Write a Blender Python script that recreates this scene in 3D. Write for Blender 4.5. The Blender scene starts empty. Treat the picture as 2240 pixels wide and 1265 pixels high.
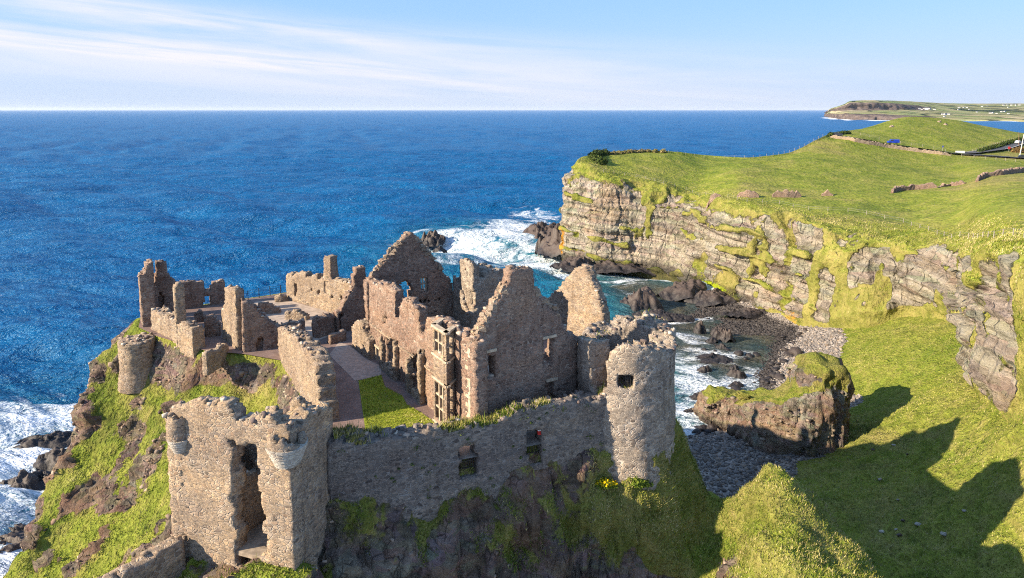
import bpy, math, random
import numpy as np
from mathutils import Vector
from mathutils.bvhtree import BVHTree
R = math.radians
scene = bpy.context.scene
COL = scene.collection
rng = np.random.default_rng(7)
random.seed(7)

# ------------------------------------------------------------------ camera
FPX, CYO, CAMH = 1440.0, 417.0, 55.0
PIT = math.atan(177.0 / FPX)
cp, sp = math.cos(PIT), math.sin(PIT)
cam_d = bpy.data.cameras.new('camera')
cam = bpy.data.objects.new('camera', cam_d); COL.objects.link(cam)
cam.location = (0, 0, CAMH); cam.rotation_euler = (R(90) - PIT, 0, 0)
cam_d.sensor_width = 36; cam_d.lens = 36 * FPX / 2240
cam_d.shift_y = -(632.5 - CYO) / 2240
cam_d.clip_start = 1; cam_d.clip_end = 120000
scene.camera = cam

def ray(px, py):
    dx = (px - 1120) / FPX; dy = (CYO - py) / FPX
    return np.array([dx, cp + sp * dy, -sp + cp * dy])
def at_z(px, py, z):
    r = ray(px, py); t = (z - CAMH) / r[2]; return np.array([r[0] * t, r[1] * t, z])
def at_Y(px, py, Y):
    r = ray(px, py); t = Y / r[1]; return np.array([r[0] * t, Y, CAMH + r[2] * t])

# ------------------------------------------------------------------ noise
def _hash(ix, iy, iz, seed):
    n = (ix * 374761393 + iy * 668265263 + iz * 1440662683 + seed * 974634777) & 0xffffffff
    n = ((n ^ (n >> 13)) * 1274126177) & 0xffffffff
    n = ((n ^ (n >> 15)) * 2246822519) & 0xffffffff
    return ((n ^ (n >> 16)) & 0xffffff) / float(0xffffff)
def vnoise(p, seed=0):
    p = np.asarray(p, float); f = np.floor(p); i = f.astype(np.int64); u = p - f
    u = u * u * u * (u * (u * 6 - 15) + 10)
    r = 0
    for a in (0, 1):
        wa = u[..., 0] if a else 1 - u[..., 0]
        for b in (0, 1):
            wb = u[..., 1] if b else 1 - u[..., 1]
            for c in (0, 1):
                wc = u[..., 2] if c else 1 - u[..., 2]
                r = r + wa * wb * wc * _hash(i[..., 0] + a, i[..., 1] + b, i[..., 2] + c, seed)
    return r * 2 - 1
def fbm(p, octv=4, seed=0, gain=.5, lac=2.03):
    p = np.asarray(p, float); s = 0; a = 1; t = 0
    for o in range(octv):
        s = s + a * vnoise(p, seed + o * 17); t += a; a *= gain; p = p * lac + 3.7
    return s / t * 1.6
def ridged(p, octv=4, seed=0):
    p = np.asarray(p, float); s = 0; a = 1; t = 0
    for o in range(octv):
        s = s + a * (1 - 2 * np.abs(vnoise(p, seed + o * 31))); t += a; a *= .5; p = p * 2.1 + 1.3
    return s / t
def worley(p, seed=0):
    """distance to the nearest jittered cell point and that cell's random value"""
    p = np.asarray(p, float); i = np.floor(p).astype(np.int64)
    best = np.full(p.shape[:-1], 9.); val = np.zeros(p.shape[:-1]); sec = np.full(p.shape[:-1], 9.)
    for a in (-1, 0, 1):
        for b in (-1, 0, 1):
            for c in (-1, 0, 1):
                j = i + np.array([a, b, c])
                q = np.stack([j[..., k] + _hash(j[..., 0], j[..., 1], j[..., 2], seed + 5 * k) for k in range(3)], -1)
                d = np.linalg.norm(q - p, axis=-1)
                m = d < best
                sec = np.where(m, best, np.minimum(sec, d))
                val = np.where(m, _hash(j[..., 0], j[..., 1], j[..., 2], seed + 99), val)
                best = np.where(m, d, best)
    return best, sec - best, val
def smooth(a, b, x):
    t = np.clip((x - a) / (b - a), 0, 1); return t * t * (3 - 2 * t)
def sdf_poly(P, poly):
    """signed distance (negative inside) from points (n,2) to polygon"""
    P = np.asarray(P, float); poly = np.asarray(poly, float); n = len(poly)
    d = np.full(len(P), 1e18); s = np.zeros(len(P), bool)
    for i in range(n):
        a, b = poly[i], poly[(i + 1) % n]; e = b - a; w = P - a
        t = np.clip((w @ e) / (e @ e), 0, 1); q = w - t[:, None] * e
        d = np.minimum(d, (q ** 2).sum(1))
        c = (a[1] > P[:, 1]) != (b[1] > P[:, 1])
        xi = a[0] + (P[:, 1] - a[1]) * (b[0] - a[0]) / (b[1] - a[1] + 1e-12)
        s ^= c & (P[:, 0] < xi)
    d = np.sqrt(d); return np.where(s, -d, d)
def dist_line(P, line):
    P = np.asarray(P, float); d = np.full(len(P), 1e18)
    for a, b in zip(line[:-1], line[1:]):
        a = np.asarray(a, float)[:2]; b = np.asarray(b, float)[:2]; e = b - a; w = P - a
        t = np.clip((w @ e) / (e @ e + 1e-9), 0, 1); q = w - t[:, None] * e
        d = np.minimum(d, (q ** 2).sum(1))
    return np.sqrt(d)

# ------------------------------------------------------------------ objects
def mesh_obj(name, V, F, mat=None, parent=None, smooth_sh=False, loc=None, attrs=None):
    V = np.asarray(V, float)
    if parent is not None: off = np.array(parent['_w'])
    elif loc is not None: off = np.array(loc, float)
    else: off = np.zeros(3)
    me = bpy.data.meshes.new(name)
    Vl = V - off
    if isinstance(F, np.ndarray):
        nf, k = F.shape
        me.vertices.add(len(Vl)); me.vertices.foreach_set('co', Vl.astype(np.float32).ravel())
        me.loops.add(nf * k); me.loops.foreach_set('vertex_index', F.astype(np.int32).ravel())
        me.polygons.add(nf); me.polygons.foreach_set('loop_start', np.arange(0, nf * k, k, dtype=np.int32))
        me.update(calc_edges=True)
    else:
        me.from_pydata([tuple(v) for v in Vl], [], F)
    if attrs:
        for an, av in attrs.items():
            av = np.asarray(av, np.float32)
            if av.ndim == 1:
                at = me.attributes.new(an, 'FLOAT', 'POINT'); at.data.foreach_set('value', av)
            else:
                at = me.attributes.new(an, 'FLOAT_COLOR', 'POINT')
                at.data.foreach_set('color', np.concatenate([av, np.ones((len(av), 1), np.float32)], 1).ravel())
    if smooth_sh:
        me.polygons.foreach_set('use_smooth', np.ones(len(me.polygons), bool))
    me.validate()
    if mat is not None: me.materials.append(mat)
    o = bpy.data.objects.new(name, me); COL.objects.link(o)
    if parent is not None:
        o.parent = parent
        o['_w'] = list(off)
    else:
        o.location = off; o['_w'] = list(off)
    return o
def tag(o, label=None, cat=None, group=None, kind=None):
    if label: o['label'] = label
    if cat: o['category'] = cat
    if group: o['group'] = group
    if kind: o['kind'] = kind
    return o
def thing(name, label, cat, loc, group=None):
    o = bpy.data.objects.new(name, None); COL.objects.link(o)
    o.empty_display_size = .3
    o.location = loc; o['_w'] = [float(v) for v in loc]
    return tag(o, label, cat, group)
def grid_faces(nr, nc):
    i = np.arange(nr - 1)[:, None] * nc + np.arange(nc - 1)[None, :]
    i = i.ravel(); return np.stack([i, i + 1, i + nc + 1, i + nc], 1)
class MB:
    """collects boxes, tubes and so on into one mesh"""
    def __init__(s): s.v = []; s.f = []
    def add(s, V, F):
        b = len(s.v); s.v += [tuple(map(float, v)) for v in V]; s.f += [tuple(int(i) + b for i in f) for f in F]; return s
    def box(s, c, size, rz=0, taper=1.0, jit=0):
        hx, hy, hz = size[0] / 2, size[1] / 2, size[2] / 2; co, si = math.cos(rz), math.sin(rz); V = []
        for z in (-1, 1):
            k = taper if z > 0 else 1
            for x, y in ((-1, -1), (1, -1), (1, 1), (-1, 1)):
                X, Y = x * hx * k, y * hy * k
                j = [random.uniform(-jit, jit) for _ in range(3)] if jit else (0, 0, 0)
                V.append((c[0] + X * co - Y * si + j[0], c[1] + X * si + Y * co + j[1], c[2] + z * hz + j[2]))
        return s.add(V, [(3, 2, 1, 0), (4, 5, 6, 7), (0, 1, 5, 4), (1, 2, 6, 5), (2, 3, 7, 6), (3, 0, 4, 7)])
    def bar(s, a, b, w, d=None):
        d = d or w; a = Vector(a); b = Vector(b); t = (b - a).normalized()
        u = t.cross(Vector((0, 0, 1)));
        if u.length < 1e-4: u = Vector((1, 0, 0))
        u.normalize(); n = t.cross(u).normalized(); V = []
        for p in (a, b):
            for x, y in ((-1, -1), (1, -1), (1, 1), (-1, 1)): V.append(p + u * x * w / 2 + n * y * d / 2)
        return s.add(V, [(3, 2, 1, 0), (4, 5, 6, 7), (0, 1, 5, 4), (1, 2, 6, 5), (2, 3, 7, 6), (3, 0, 4, 7)])
    def tube(s, a, b, r0, r1=None, n=8):
        r1 = r0 if r1 is None else r1; a = Vector(a); b = Vector(b); t = (b - a).normalized()
        u = t.cross(Vector((0, 0, 1)));
        if u.length < 1e-4: u = Vector((1, 0, 0))
        u.normalize(); w = t.cross(u).normalized(); V = []
        for p, r in ((a, r0), (b, r1)):
            for k in range(n): an = 2 * math.pi * k / n; V.append(p + u * r * math.cos(an) + w * r * math.sin(an))
        F = [(k, (k + 1) % n, n + (k + 1) % n, n + k) for k in range(n)] + [tuple(range(n - 1, -1, -1)), tuple(range(n, 2 * n))]
        return s.add(V, F)
    def lathe(s, c, prof, n=20, a0=0, a1=2 * math.pi):
        V = []; F = []; m = len(prof); full = abs(a1 - a0 - 2 * math.pi) < 1e-6
        na = n if full else n + 1
        for k in range(na):
            an = a0 + (a1 - a0) * k / n
            for r, z in prof: V.append((c[0] + r * math.cos(an), c[1] + r * math.sin(an), c[2] + z))
        for k in range(n):
            for j in range(m - 1):
                F.append((k * m + j, ((k + 1) % na) * m + j, ((k + 1) % na) * m + j + 1, k * m + j + 1))
        return s.add(V, F)
    def build(s, name, mat, parent=None, loc=None): return mesh_obj(name, s.v, s.f, mat, parent, loc=loc)
# ------------------------------------------------------------------ material helpers
class NT:
    def __init__(s, name):
        s.m = bpy.data.materials.new(name); s.m.use_nodes = True; s.t = s.m.node_tree; s.n = s.t.nodes
        s.b = s.n['Principled BSDF']; s.out = s.n['Material Output']
    def node(s, typ, **k):
        n = s.n.new(typ)
        for a, v in k.items(): setattr(n, a, v)
        return n
    def link(s, a, b): s.t.links.new(a, b)
    def val(s, inp, v):
        if hasattr(v, 'is_linked') or isinstance(v, bpy.types.NodeSocket): s.link(v, inp)
        else: inp.default_value = v
    def coord(s, kind='Object', scale=(1, 1, 1), rot=(0, 0, 0)):
        if kind == 'World':
            o = s.node('ShaderNodeNewGeometry').outputs['Position']
        else: o = s.node('ShaderNodeTexCoord').outputs[kind]
        if scale == (1, 1, 1) and rot == (0, 0, 0): return o
        mp = s.node('ShaderNodeMapping'); mp.inputs['Scale'].default_value = scale; mp.inputs['Rotation'].default_value = rot
        s.link(o, mp.inputs['Vector']); return mp.outputs[0]
    def noise(s, co, scale, detail=4, rough=.55, dist=0, out='Fac'):
        n = s.node('ShaderNodeTexNoise'); s.link(co, n.inputs['Vector'])
        n.inputs['Scale'].default_value = scale; n.inputs['Detail'].default_value = detail
        n.inputs['Roughness'].default_value = rough; n.inputs['Distortion'].default_value = dist
        return n.outputs[out]
    def voro(s, co, scale, feature='F1', out='Distance', rnd=1.0):
        n = s.node('ShaderNodeTexVoronoi', feature=feature); s.link(co, n.inputs['Vector'])
        n.inputs['Scale'].default_value = scale; n.inputs['Randomness'].default_value = rnd
        return n.outputs[out]
    def ramp(s, fac, stops, interp='LINEAR'):
        n = s.node('ShaderNodeValToRGB'); s.val(n.inputs[0], fac); e = n.color_ramp.elements; n.color_ramp.interpolation = interp
        while len(e) < len(stops): e.new(.5)
        for x, (p, c) in zip(e, stops):
            x.position = p; x.color = (c, c, c, 1) if not hasattr(c, '__len__') else (*c, 1)
        return n.outputs[0]
    def mix(s, fac, a, b, mode='MIX'):
        n = s.node('ShaderNodeMix', data_type='RGBA', blend_type=mode)
        s.val(n.inputs[0], fac); s.val(n.inputs[6], a if not isinstance(a, tuple) else (*a, 1)[:4]); s.val(n.inputs[7], b if not isinstance(b, tuple) else (*b, 1)[:4])
        return n.outputs[2]
    def math(s, op, a, b=None, c=None, clamp=False):
        n = s.node('ShaderNodeMath', operation=op, use_clamp=clamp); s.val(n.inputs[0], a)
        if b is not None: s.val(n.inputs[1], b)
        if c is not None: s.val(n.inputs[2], c)
        return n.outputs[0]
    def attr(s, name, out='Fac'):
        n = s.node('ShaderNodeAttribute', attribute_name=name); return n.outputs[out]
    def sep(s, co):
        n = s.node('ShaderNodeSeparateXYZ'); s.link(co, n.inputs[0]); return n.outputs
    def comb(s, x, y, z):
        n = s.node('ShaderNodeCombineXYZ'); s.val(n.inputs[0], x); s.val(n.inputs[1], y); s.val(n.inputs[2], z); return n.outputs[0]
    def sstep(s, a, b, x):
        n = s.node('ShaderNodeMapRange', interpolation_type='SMOOTHSTEP'); s.val(n.inputs[0], x)
        n.inputs[1].default_value = a; n.inputs[2].default_value = b; return n.outputs[0]
    def bump(s, h, strength=.5, dist=.1, normal=None):
        n = s.node('ShaderNodeBump'); n.inputs['Strength'].default_value = strength; n.inputs['Distance'].default_value = dist
        s.link(h, n.inputs['Height'])
        if normal is not None: s.link(normal, n.inputs['Normal'])
        return n.outputs[0]
    def done(s, col=None, rough=.9, normal=None, spec=.2):
        if col is not None: s.val(s.b.inputs['Base Color'], col if not isinstance(col, tuple) else (*col, 1)[:4])
        s.val(s.b.inputs['Roughness'], rough); s.b.inputs['Specular IOR Level'].default_value = spec
        if normal is not None: s.link(normal, s.b.inputs['Normal'])
        return s.m
def plain(name, col, rough=.7, spec=.3, metal=0, var=.25, scale=6):
    t = NT(name); co = t.coord('Object')
    n = t.noise(co, scale, 4)
    c = t.mix(t.sstep(.35, .65, n), tuple(v * (1 - var) for v in col), tuple(min(1, v * (1 + var * .6)) for v in col))
    t.b.inputs['Metallic'].default_value = metal
    return t.done(c, rough, t.bump(n, .1, .02), spec)

def grass_colour(t, co, big=.05, lush=0.0):
    """mottled meadow colour: yellow-green, lush green, straw"""
    n1 = t.noise(co, big, 5, .6); n2 = t.noise(co, big * 7, 5, .65, .4); n3 = t.noise(co, big * 40, 3, .6)
    c = t.ramp(n1, [(.3, (.095, .142, .016)), (.46, (.168, .194, .024)), (.6, (.22, .217, .038)), (.76, (.30, .256, .08))])
    d = t.ramp(n2, [(.3, (.045, .08, .014)), (.47, (.155, .186, .026)), (.62, (.242, .226, .056)), (.76, (.36, .30, .13))])
    c = t.mix(.55, c, d)
    c = t.mix(t.math('MULTIPLY', t.sstep(.54, .68, t.noise(co, big * .55, 6, .68, .6)), .6), c, t.mix(n2, (.13, .10, .035), (.34, .265, .11)))
    c = t.mix(t.math('MULTIPLY', t.sstep(.55, .66, t.noise(t.coord('World', (1, 1, 1), (.3, .2, .9)), big * .9, 6, .68, .5)), .65), c, t.mix(n2, (.035, .06, .010), (.11, .155, .022)))
    k = t.ramp(n3, [(.25, .5), (.5, 1.0), (.75, 1.4)])
    return t.mix(1.0, c, k, 'MULTIPLY'), n2, n3

def rock_colour(t, co, cols, sc=1.0, strata=0):
    n1 = t.noise(co, .12 * sc, 6, .6, .5); n2 = t.noise(co, 1.1 * sc, 6, .65); v = t.voro(co, .55 * sc, 'F1', 'Color')
    c = t.ramp(t.math('ADD', t.math('MULTIPLY', n1, .6), t.math('MULTIPLY', n2, .4)), [(.33, cols[0]), (.46, cols[1]), (.56, cols[2]), (.68, cols[3])])
    return t.mix(.25, c, t.mix(.8, c, v, 'MULTIPLY')), n2

def mat_terrain(name, cols, grass_big=.06, stra=False, warm=.35):
    """rock and grass by the vertex value 'rock' broken up with noise; rock darkened in cracks"""
    t = NT(name); co = t.coord('World')
    g, gn2, gn3 = grass_colour(t, co, grass_big)
    nz_ = t.sep(t.node('ShaderNodeNewGeometry').outputs['Normal'])[2]
    g = t.mix(t.math('MULTIPLY', t.sstep(.86, .4, nz_), .62), g, t.mix(t.sstep(.3, .7, gn2), (.085, .085, .018), (.255, .205, .075)))
    cs = t.coord('World', (1, 1, 2.2) if not stra else (.45, .45, 1.5), (0, R(7) if stra else 0, 0))
    r, rn = rock_colour(t, cs, cols, 1.6 if not stra else 1.0)
    # joints and cracks
    cow = t.mix(.35, t.coord('World', (1, 1, .55)), t.noise(co, .7 if not stra else .2, 5, .7, 0, 'Color'), 'ADD')
    ce = t.voro(cow, 1.3 if not stra else .28, 'DISTANCE_TO_EDGE')
    wv = t.noise(t.coord('World', (1, 1, .35)), .9 if not stra else .35, 6, .7, 1.0)
    crack = t.math('MULTIPLY', t.math('MAXIMUM', t.sstep(0, .07, ce), t.sstep(.42, .5, t.noise(co, .8, 4))) if not stra else t.sstep(0, .07, ce), t.sstep(.3, .46, wv))
    r = t.mix(crack, t.mix(.62 if not stra else .38, r, (.035, .028, .028)), r)
    if stra:
        z = t.sep(t.coord('World', (1, 1, 1), (0, R(-6), 0)))[2]
        wob = t.noise(co, .06, 4)
        band = t.noise(t.comb(t.math('MULTIPLY', wob, 3.0), 0, t.math('ADD', t.math('MULTIPLY', z, .42), t.math('MULTIPLY', wob, 1.4))), 1.4, 6, .7)
        r = t.mix(t.sstep(.4, .6, band), t.mix(.33, r, (.10, .082, .066)), t.mix(.42, r, (.56, .48, .38)))
        ru = t.noise(co, .045, 4, .5)
        r = t.mix(t.math('MULTIPLY', t.sstep(.57, .7, ru), .3), r, (.32, .17, .08))
    else:
        ru = t.noise(co, .14, 4, .5)
        r = t.mix(t.math('MULTIPLY', t.sstep(.5, .62, ru), warm), r, (.30, .16, .09))
    rk = t.attr('rock')
    nn = t.noise(co, .9 if not stra else .35, 7, .68, .6)
    fac = t.sstep(.42, .58, t.math('ADD', rk, t.math('MULTIPLY', t.math('SUBTRACT', nn, .5), 1.1)))
    c = t.mix(fac, g, r)
    wet = t.attr('wet')  # wet tone; on the headland it also carries the cave's painted shade
    c = t.mix(t.math('MULTIPLY', wet, t.sstep(.3, .5, t.math('ADD', t.math('MULTIPLY', nn, .5), t.math('MULTIPLY', wet, .4)))), c, t.mix(.75, c, (.018, .015, .016)))
    weed = t.attr('weed')
    c = t.mix(t.sstep(.35, .6, t.math('ADD', weed, t.math('MULTIPLY', t.math('SUBTRACT', nn, .5), 1.2))), c, t.mix(gn3, (.30, .32, .01), (.12, .19, .01)))
    lich = t.attr('lichen')
    c = t.mix(t.sstep(.4, .6, t.math('ADD', lich, t.math('MULTIPLY', t.math('SUBTRACT', nn, .5), 1.4))), c, (.42, .2, .025))
    fine = t.noise(co, 2.6 if not stra else 1.1, 8, .72)
    hb = t.math('ADD', t.math('MULTIPLY', crack, .4), t.math('ADD', t.math('MULTIPLY', rn, .8), t.math('MULTIPLY', fine, 1.1)))
    hg = t.math('MULTIPLY', t.math('ADD', gn3, t.math('MULTIPLY', gn2, 1.5)), 1.0 if not stra else .4)
    hm = t.node('ShaderNodeMix'); t.link(fac, hm.inputs[0]); t.link(hg, hm.inputs[2]); t.link(hb, hm.inputs[3])
    return t.done(c, .95, t.bump(hm.outputs[0], 1.0, .6 if not stra else 1.2), .08)

def mat_masonry(name, stones, mortar, size=2.2, mort_w=.05, bumpd=.08, stain=.5, zs=1.75):
    t = NT(name); co0 = t.coord('World', (1, 1, zs))
    wob = t.noise(co0, 1.6, 3, .5, 0, 'Color')
    co = t.mix(.12, co0, wob, 'ADD')
    cells = t.voro(co, size, 'F1', 'Color'); edge = t.voro(co, size, 'DISTANCE_TO_EDGE')
    cells2 = t.voro(co, size * 2.3, 'F1', 'Color'); edge2 = t.voro(co, size * 2.3, 'DISTANCE_TO_EDGE')
    big = t.noise(co, size * .22, 3)
    pick = t.sstep(.5, .54, big)
    e = t.node('ShaderNodeMix'); t.link(pick, e.inputs[0]); t.link(edge, e.inputs[2]); t.link(t.math('MULTIPLY', edge2, 1.6), e.inputs[3]); e = e.outputs[0]
    cl = t.mix(pick, cells, cells2)
    val = t.sep(cl)[0]
    st = t.ramp(val, [(i / (len(stones) - 1), (c[0] * 1.07, c[1] * 1.14, c[2] * 1.12)) for i, c in enumerate(stones)])
    n = t.noise(co0, 9, 5, .7)
    st = t.mix(.08, st, tuple(sum(c[k] for c in stones) / len(stones) * 1.12 for k in range(3)))
    st = t.mix(1.0, st, t.ramp(n, [(.25, .6), (.5, 1.), (.75, 1.3)]), 'MULTIPLY')
    m = t.sstep(mort_w * .35, mort_w * 1.5, e)
    wear = t.noise(co0, .55, 5, .65)
    c = t.mix(m, t.mix(t.sstep(.3, .6, wear), tuple(v * .78 for v in mortar), mortar), st)
    # weather stains: pale lichen and darker damp areas
    c = t.mix(t.math('MULTIPLY', t.sstep(.52, .72, t.noise(co0, .35, 6, .65)), stain * .7), c, t.mix(.4, c, tuple(v * 1.2 for v in mortar)))
    c = t.mix(t.math('MULTIPLY', t.sstep(.52, .72, t.noise(co0, .8, 6, .7)), stain * .8), c, t.mix(.6, c, (.05, .035, .03)))
    strk = t.math('MULTIPLY', t.sstep(.5, .72, t.noise(t.coord('World', (1.5, 1.5, .13)), 1.0, 5, .65)), .5)
    c = t.mix(strk, c, t.mix(1.0, c, (.42, .38, .36), 'MULTIPLY'))
    ton = t.noise(co0, .16, 4, .6)
    c = t.mix(1.0, c, t.ramp(ton, [(.3, (.78, .74, .74)), (.5, (1, 1, 1)), (.7, (1.18, 1.12, 1.02))]), 'MULTIPLY')
    lic = t.math('MULTIPLY', t.sstep(.66, .72, t.noise(co0, 2.2, 6, .75)), t.sstep(.45, .6, t.noise(co0, .3, 3)))
    c = t.mix(t.math('MULTIPLY', lic, .7), c, (.5, .46, .36))
    moss = t.math('MULTIPLY', t.sstep(.62, .75, t.noise(co0, 1.1, 5, .6)), t.sstep(.2, .8, t.sep(t.node('ShaderNodeNewGeometry').outputs['Normal'])[2]))
    c = t.mix(t.math('MULTIPLY', moss, .8), c, (.10, .11, .015))
    h = t.math('ADD', t.sstep(0, mort_w * 2.5, e), t.math('MULTIPLY', n, .35))
    return t.done(c, .95, t.bump(h, .75, bumpd), .1)

M = {}
M['castle'] = mat_terrain('castle_rock_ground', [(.07, .055, .047), (.18, .14, .11), (.31, .24, .185), (.44, .36, .28)])
M['cliff'] = mat_terrain('headland_ground', [(.165, .138, .10), (.30, .258, .19), (.41, .362, .27), (.53, .475, .37)], .03, True)
M['stack'] = mat_terrain('stack_ground', [(.10, .08, .062), (.205, .17, .13), (.32, .275, .21), (.44, .385, .3)], .09)
M['black_rock'] = mat_terrain('shore_rock', [(.016, .013, .014), (.032, .026, .026), (.055, .044, .04), (.1, .08, .07)], .09, False, .12)
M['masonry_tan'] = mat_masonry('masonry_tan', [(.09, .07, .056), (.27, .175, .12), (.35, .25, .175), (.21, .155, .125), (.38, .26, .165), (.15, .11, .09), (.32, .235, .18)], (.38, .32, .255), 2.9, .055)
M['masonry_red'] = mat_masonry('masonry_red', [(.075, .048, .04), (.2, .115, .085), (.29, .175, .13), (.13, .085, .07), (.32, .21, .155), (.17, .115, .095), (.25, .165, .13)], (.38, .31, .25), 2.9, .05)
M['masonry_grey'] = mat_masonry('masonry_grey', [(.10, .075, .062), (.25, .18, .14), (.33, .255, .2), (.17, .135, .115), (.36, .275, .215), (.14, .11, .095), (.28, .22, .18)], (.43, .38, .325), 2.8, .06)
M['masonry_shaded'] = mat_masonry('masonry_shaded', [(.06, .047, .043), (.15, .115, .10), (.215, .17, .145), (.105, .088, .082), (.24, .185, .155), (.09, .075, .07), (.18, .145, .128)], (.27, .245, .22), 2.8, .05)  # darker version of the grey masonry, the front wall's shade put into the colour
M['sandstone'] = plain('sandstone', (.44, .35, .25), .9, .1, 0, .25, 3)
M['pale_stone'] = mat_masonry('pale_stone', [(.33, .28, .23), (.41, .36, .31), (.28, .22, .18), (.44, .4, .35)], (.4, .36, .31), 2.6, .04, .05, .2)
M['iron'] = plain('iron', (.02, .018, .018), .6, .4)
# ------------------------------------------------------------------ castle rock, ridge, valley and beach: one ground surface
def W(px, py, z=None, Y=None): return at_z(px, py, z) if Y is None else at_Y(px, py, Y)
ZC = 30.0
CWA, CWB = np.array([-12.05, 41.1]), np.array([8.1, 48.9])
def cwp(f, o=0.0): e = CWB - CWA; n = np.array([-e[1], e[0]]) / np.linalg.norm(e); return CWA + e * f + n * o
def cw_sz(px, py):
    e = CWB - CWA; n = np.array([-e[1], e[0]]) / np.linalg.norm(e); r = ray(px, py); t = (CWA @ n) / (r[:2] @ n); return np.array([r[0] * t, r[1] * t, CAMH + r[2] * t]), n
PLATEAU = np.array([cwp(1.05, 1.0), cwp(.8, 1.0), cwp(.5, 1.0), cwp(.2, 1.0), cwp(0.02, 1.0)] + [W(*p)[:2] for p in [
    (722, 930, 30), (690, 905, 30), (655, 850, 30), (612, 790, 30), (525, 775, 30), (440, 768, 30), (330, 735, 30), (290, 715, 30),
    (295, 695, 30), (420, 668, 30), (500, 655, 30), (560, 648, 30), (625, 638, 30), (700, 640, 30)]] + [np.array(q) for q in [(-16., 84.), (-6, 77), (4.5, 76.5), (11, 67), (13.6, 58), (13.6, 51), (11.6, 49.2)]])
for x, y, z in [(0, 83, 14), (-10, 87, 15), (9, 77, 12), (-20, 92, 14), (15.5, 64, 15)]: _pre = globals().setdefault('_pre', []); _pre.append((x, y, z))
ctl = []
def C(px, py, Y=None, z=None):
    p = W(px, py, z, Y); ctl.append(p); return p
def CW(x, y, z): ctl.append(np.array([x, y, z]))
for p in PLATEAU: CW(p[0], p[1], 29.3)
for q in _pre: CW(*q)
for p in [(790, 930), (900, 850), (720, 760), (640, 700), (450, 720), (1000, 800), (1100, 750), (1250, 850), (860, 700)]: C(*p, z=30)
# left slope of the castle rock
sil = [C(240, 765, 72), C(205, 815, 71), C(182, 870, 69.5), C(168, 950, 67), C(135, 1030, 64), C(95, 1080, 62), C(45, 1190, 58), (C(0, 1265, 55)), C(-70, 1400, 50), C(-140, 1560, 45)]
for p in sil:
    CW(p[0] - 3.5, p[1] + 2.5, p[2] - 9); CW(p[0] - 6, p[1] + 5, max(-1.5, p[2] - 17)); CW(p[0] - 12, p[1] + 9, -3)
for a in [(262, 830, 70), (300, 850, 68), (330, 785, 70), (420, 795, 69), (500, 805, 68), (600, 838, 63.5), (640, 900, 58.5), (650, 880, 59), (300, 920, 66), (250, 900, 67),
          (300, 1000, 62.5), (200, 1000, 64.5), (200, 1100, 60), (300, 1100, 57), (360, 1000, 60), (360, 900, 65), (450, 860, 66.2), (550, 870, 63.5), (545, 1000, 55),
          (350, 1180, 48), (250, 1190, 53), (150, 1190, 56), (150, 1265, 53), (250, 1265, 49), (330, 1265, 42), (100, 1240, 56.5), (450, 960, 60), (620, 960, 54)]: C(*a)
C(640, 1000, 47); C(560, 1100, 47, None); CW(-17.5, 42.5, 26.6); CW(-18, 40.5, 26.5); CW(-20, 44, 27.4); CW(-22.4, 42.6, 27); CW(-19.8, 38.6, 25.8); CW(-15.5, 37.2, 26.9); CW(-12.6, 37.6, 27.4); CW(-18, 36, 25.6); CW(-22, 37.5, 24.5)
CW(-12, 35, 24); CW(-16, 33, 25); CW(-20, 30, 24); CW(-25, 34, 22); CW(-30, 38, 19)
# shaded front below the curtain wall
bl_ = np.array([(725, 1088), (800, 1098), (880, 1124), (960, 1112), (1025, 1088), (1090, 1082), (1150, 1054), (1200, 1040), (1250, 1030), (1300, 990), (1335, 978)], float)
for px in np.linspace(725, 1335, 34):
    py = np.interp(px, bl_[:, 0], bl_[:, 1])
    q_, n_ = cw_sz(px, py); CW(q_[0] - n_[0] * .2, q_[1] - n_[1] * .2, q_[2])
for a in [(1352, 976, 48.6), (1400, 1002, 47.9), (1440, 1012, 48.3), (1478, 1003, 50.2), (1484, 950, 54), (1400, 1060, 47), (1320, 1030, 47.0),
          (700, 1180, 40.6), (700, 1265, 40), (850, 1265, 41.4), (1000, 1265, 43), (1150, 1265, 44.3), (1300, 1265, 45), (1430, 1265, 46.2), (1080, 1180, 45.2), (940, 1200, 43.6), (1250, 1150, 46.6), (1400, 1170, 46.4), (1480, 1100, 48.8), (1500, 1190, 47.5)]: C(*a)
for x, y in [(-8, 38), (0, 41), (6, 43), (10, 44)]: CW(x, y, 14)
for x, y in [(-8, 30), (2, 32), (12, 36), (-30, 28)]: CW(x, y, 8)
# right flank down to the beach, saddle and gully
for a in [(1486, 940, 58), (1502, 975, 60), (1515, 1010, 62), (1545, 1060, 66), (1590, 1085, 70), (1625, 1095, 72), (1540, 1100, 60), (1580, 1150, 52), (1560, 1200, 48), (1575, 1265, 44.5)]: C(*a)
for x, y in [(14, 66), (13, 74), (6, 82), (-2, 92), (-14, 100), (-28, 104), (-40, 96), (-50, 88)]: CW(x, y, 9); 
for x, y in [(22, 76), (21, 86), (12, 96), (2, 104), (-14, 110), (-32, 113), (-50, 104), (-62, 94)]: CW(x, y, -2.5)
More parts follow.
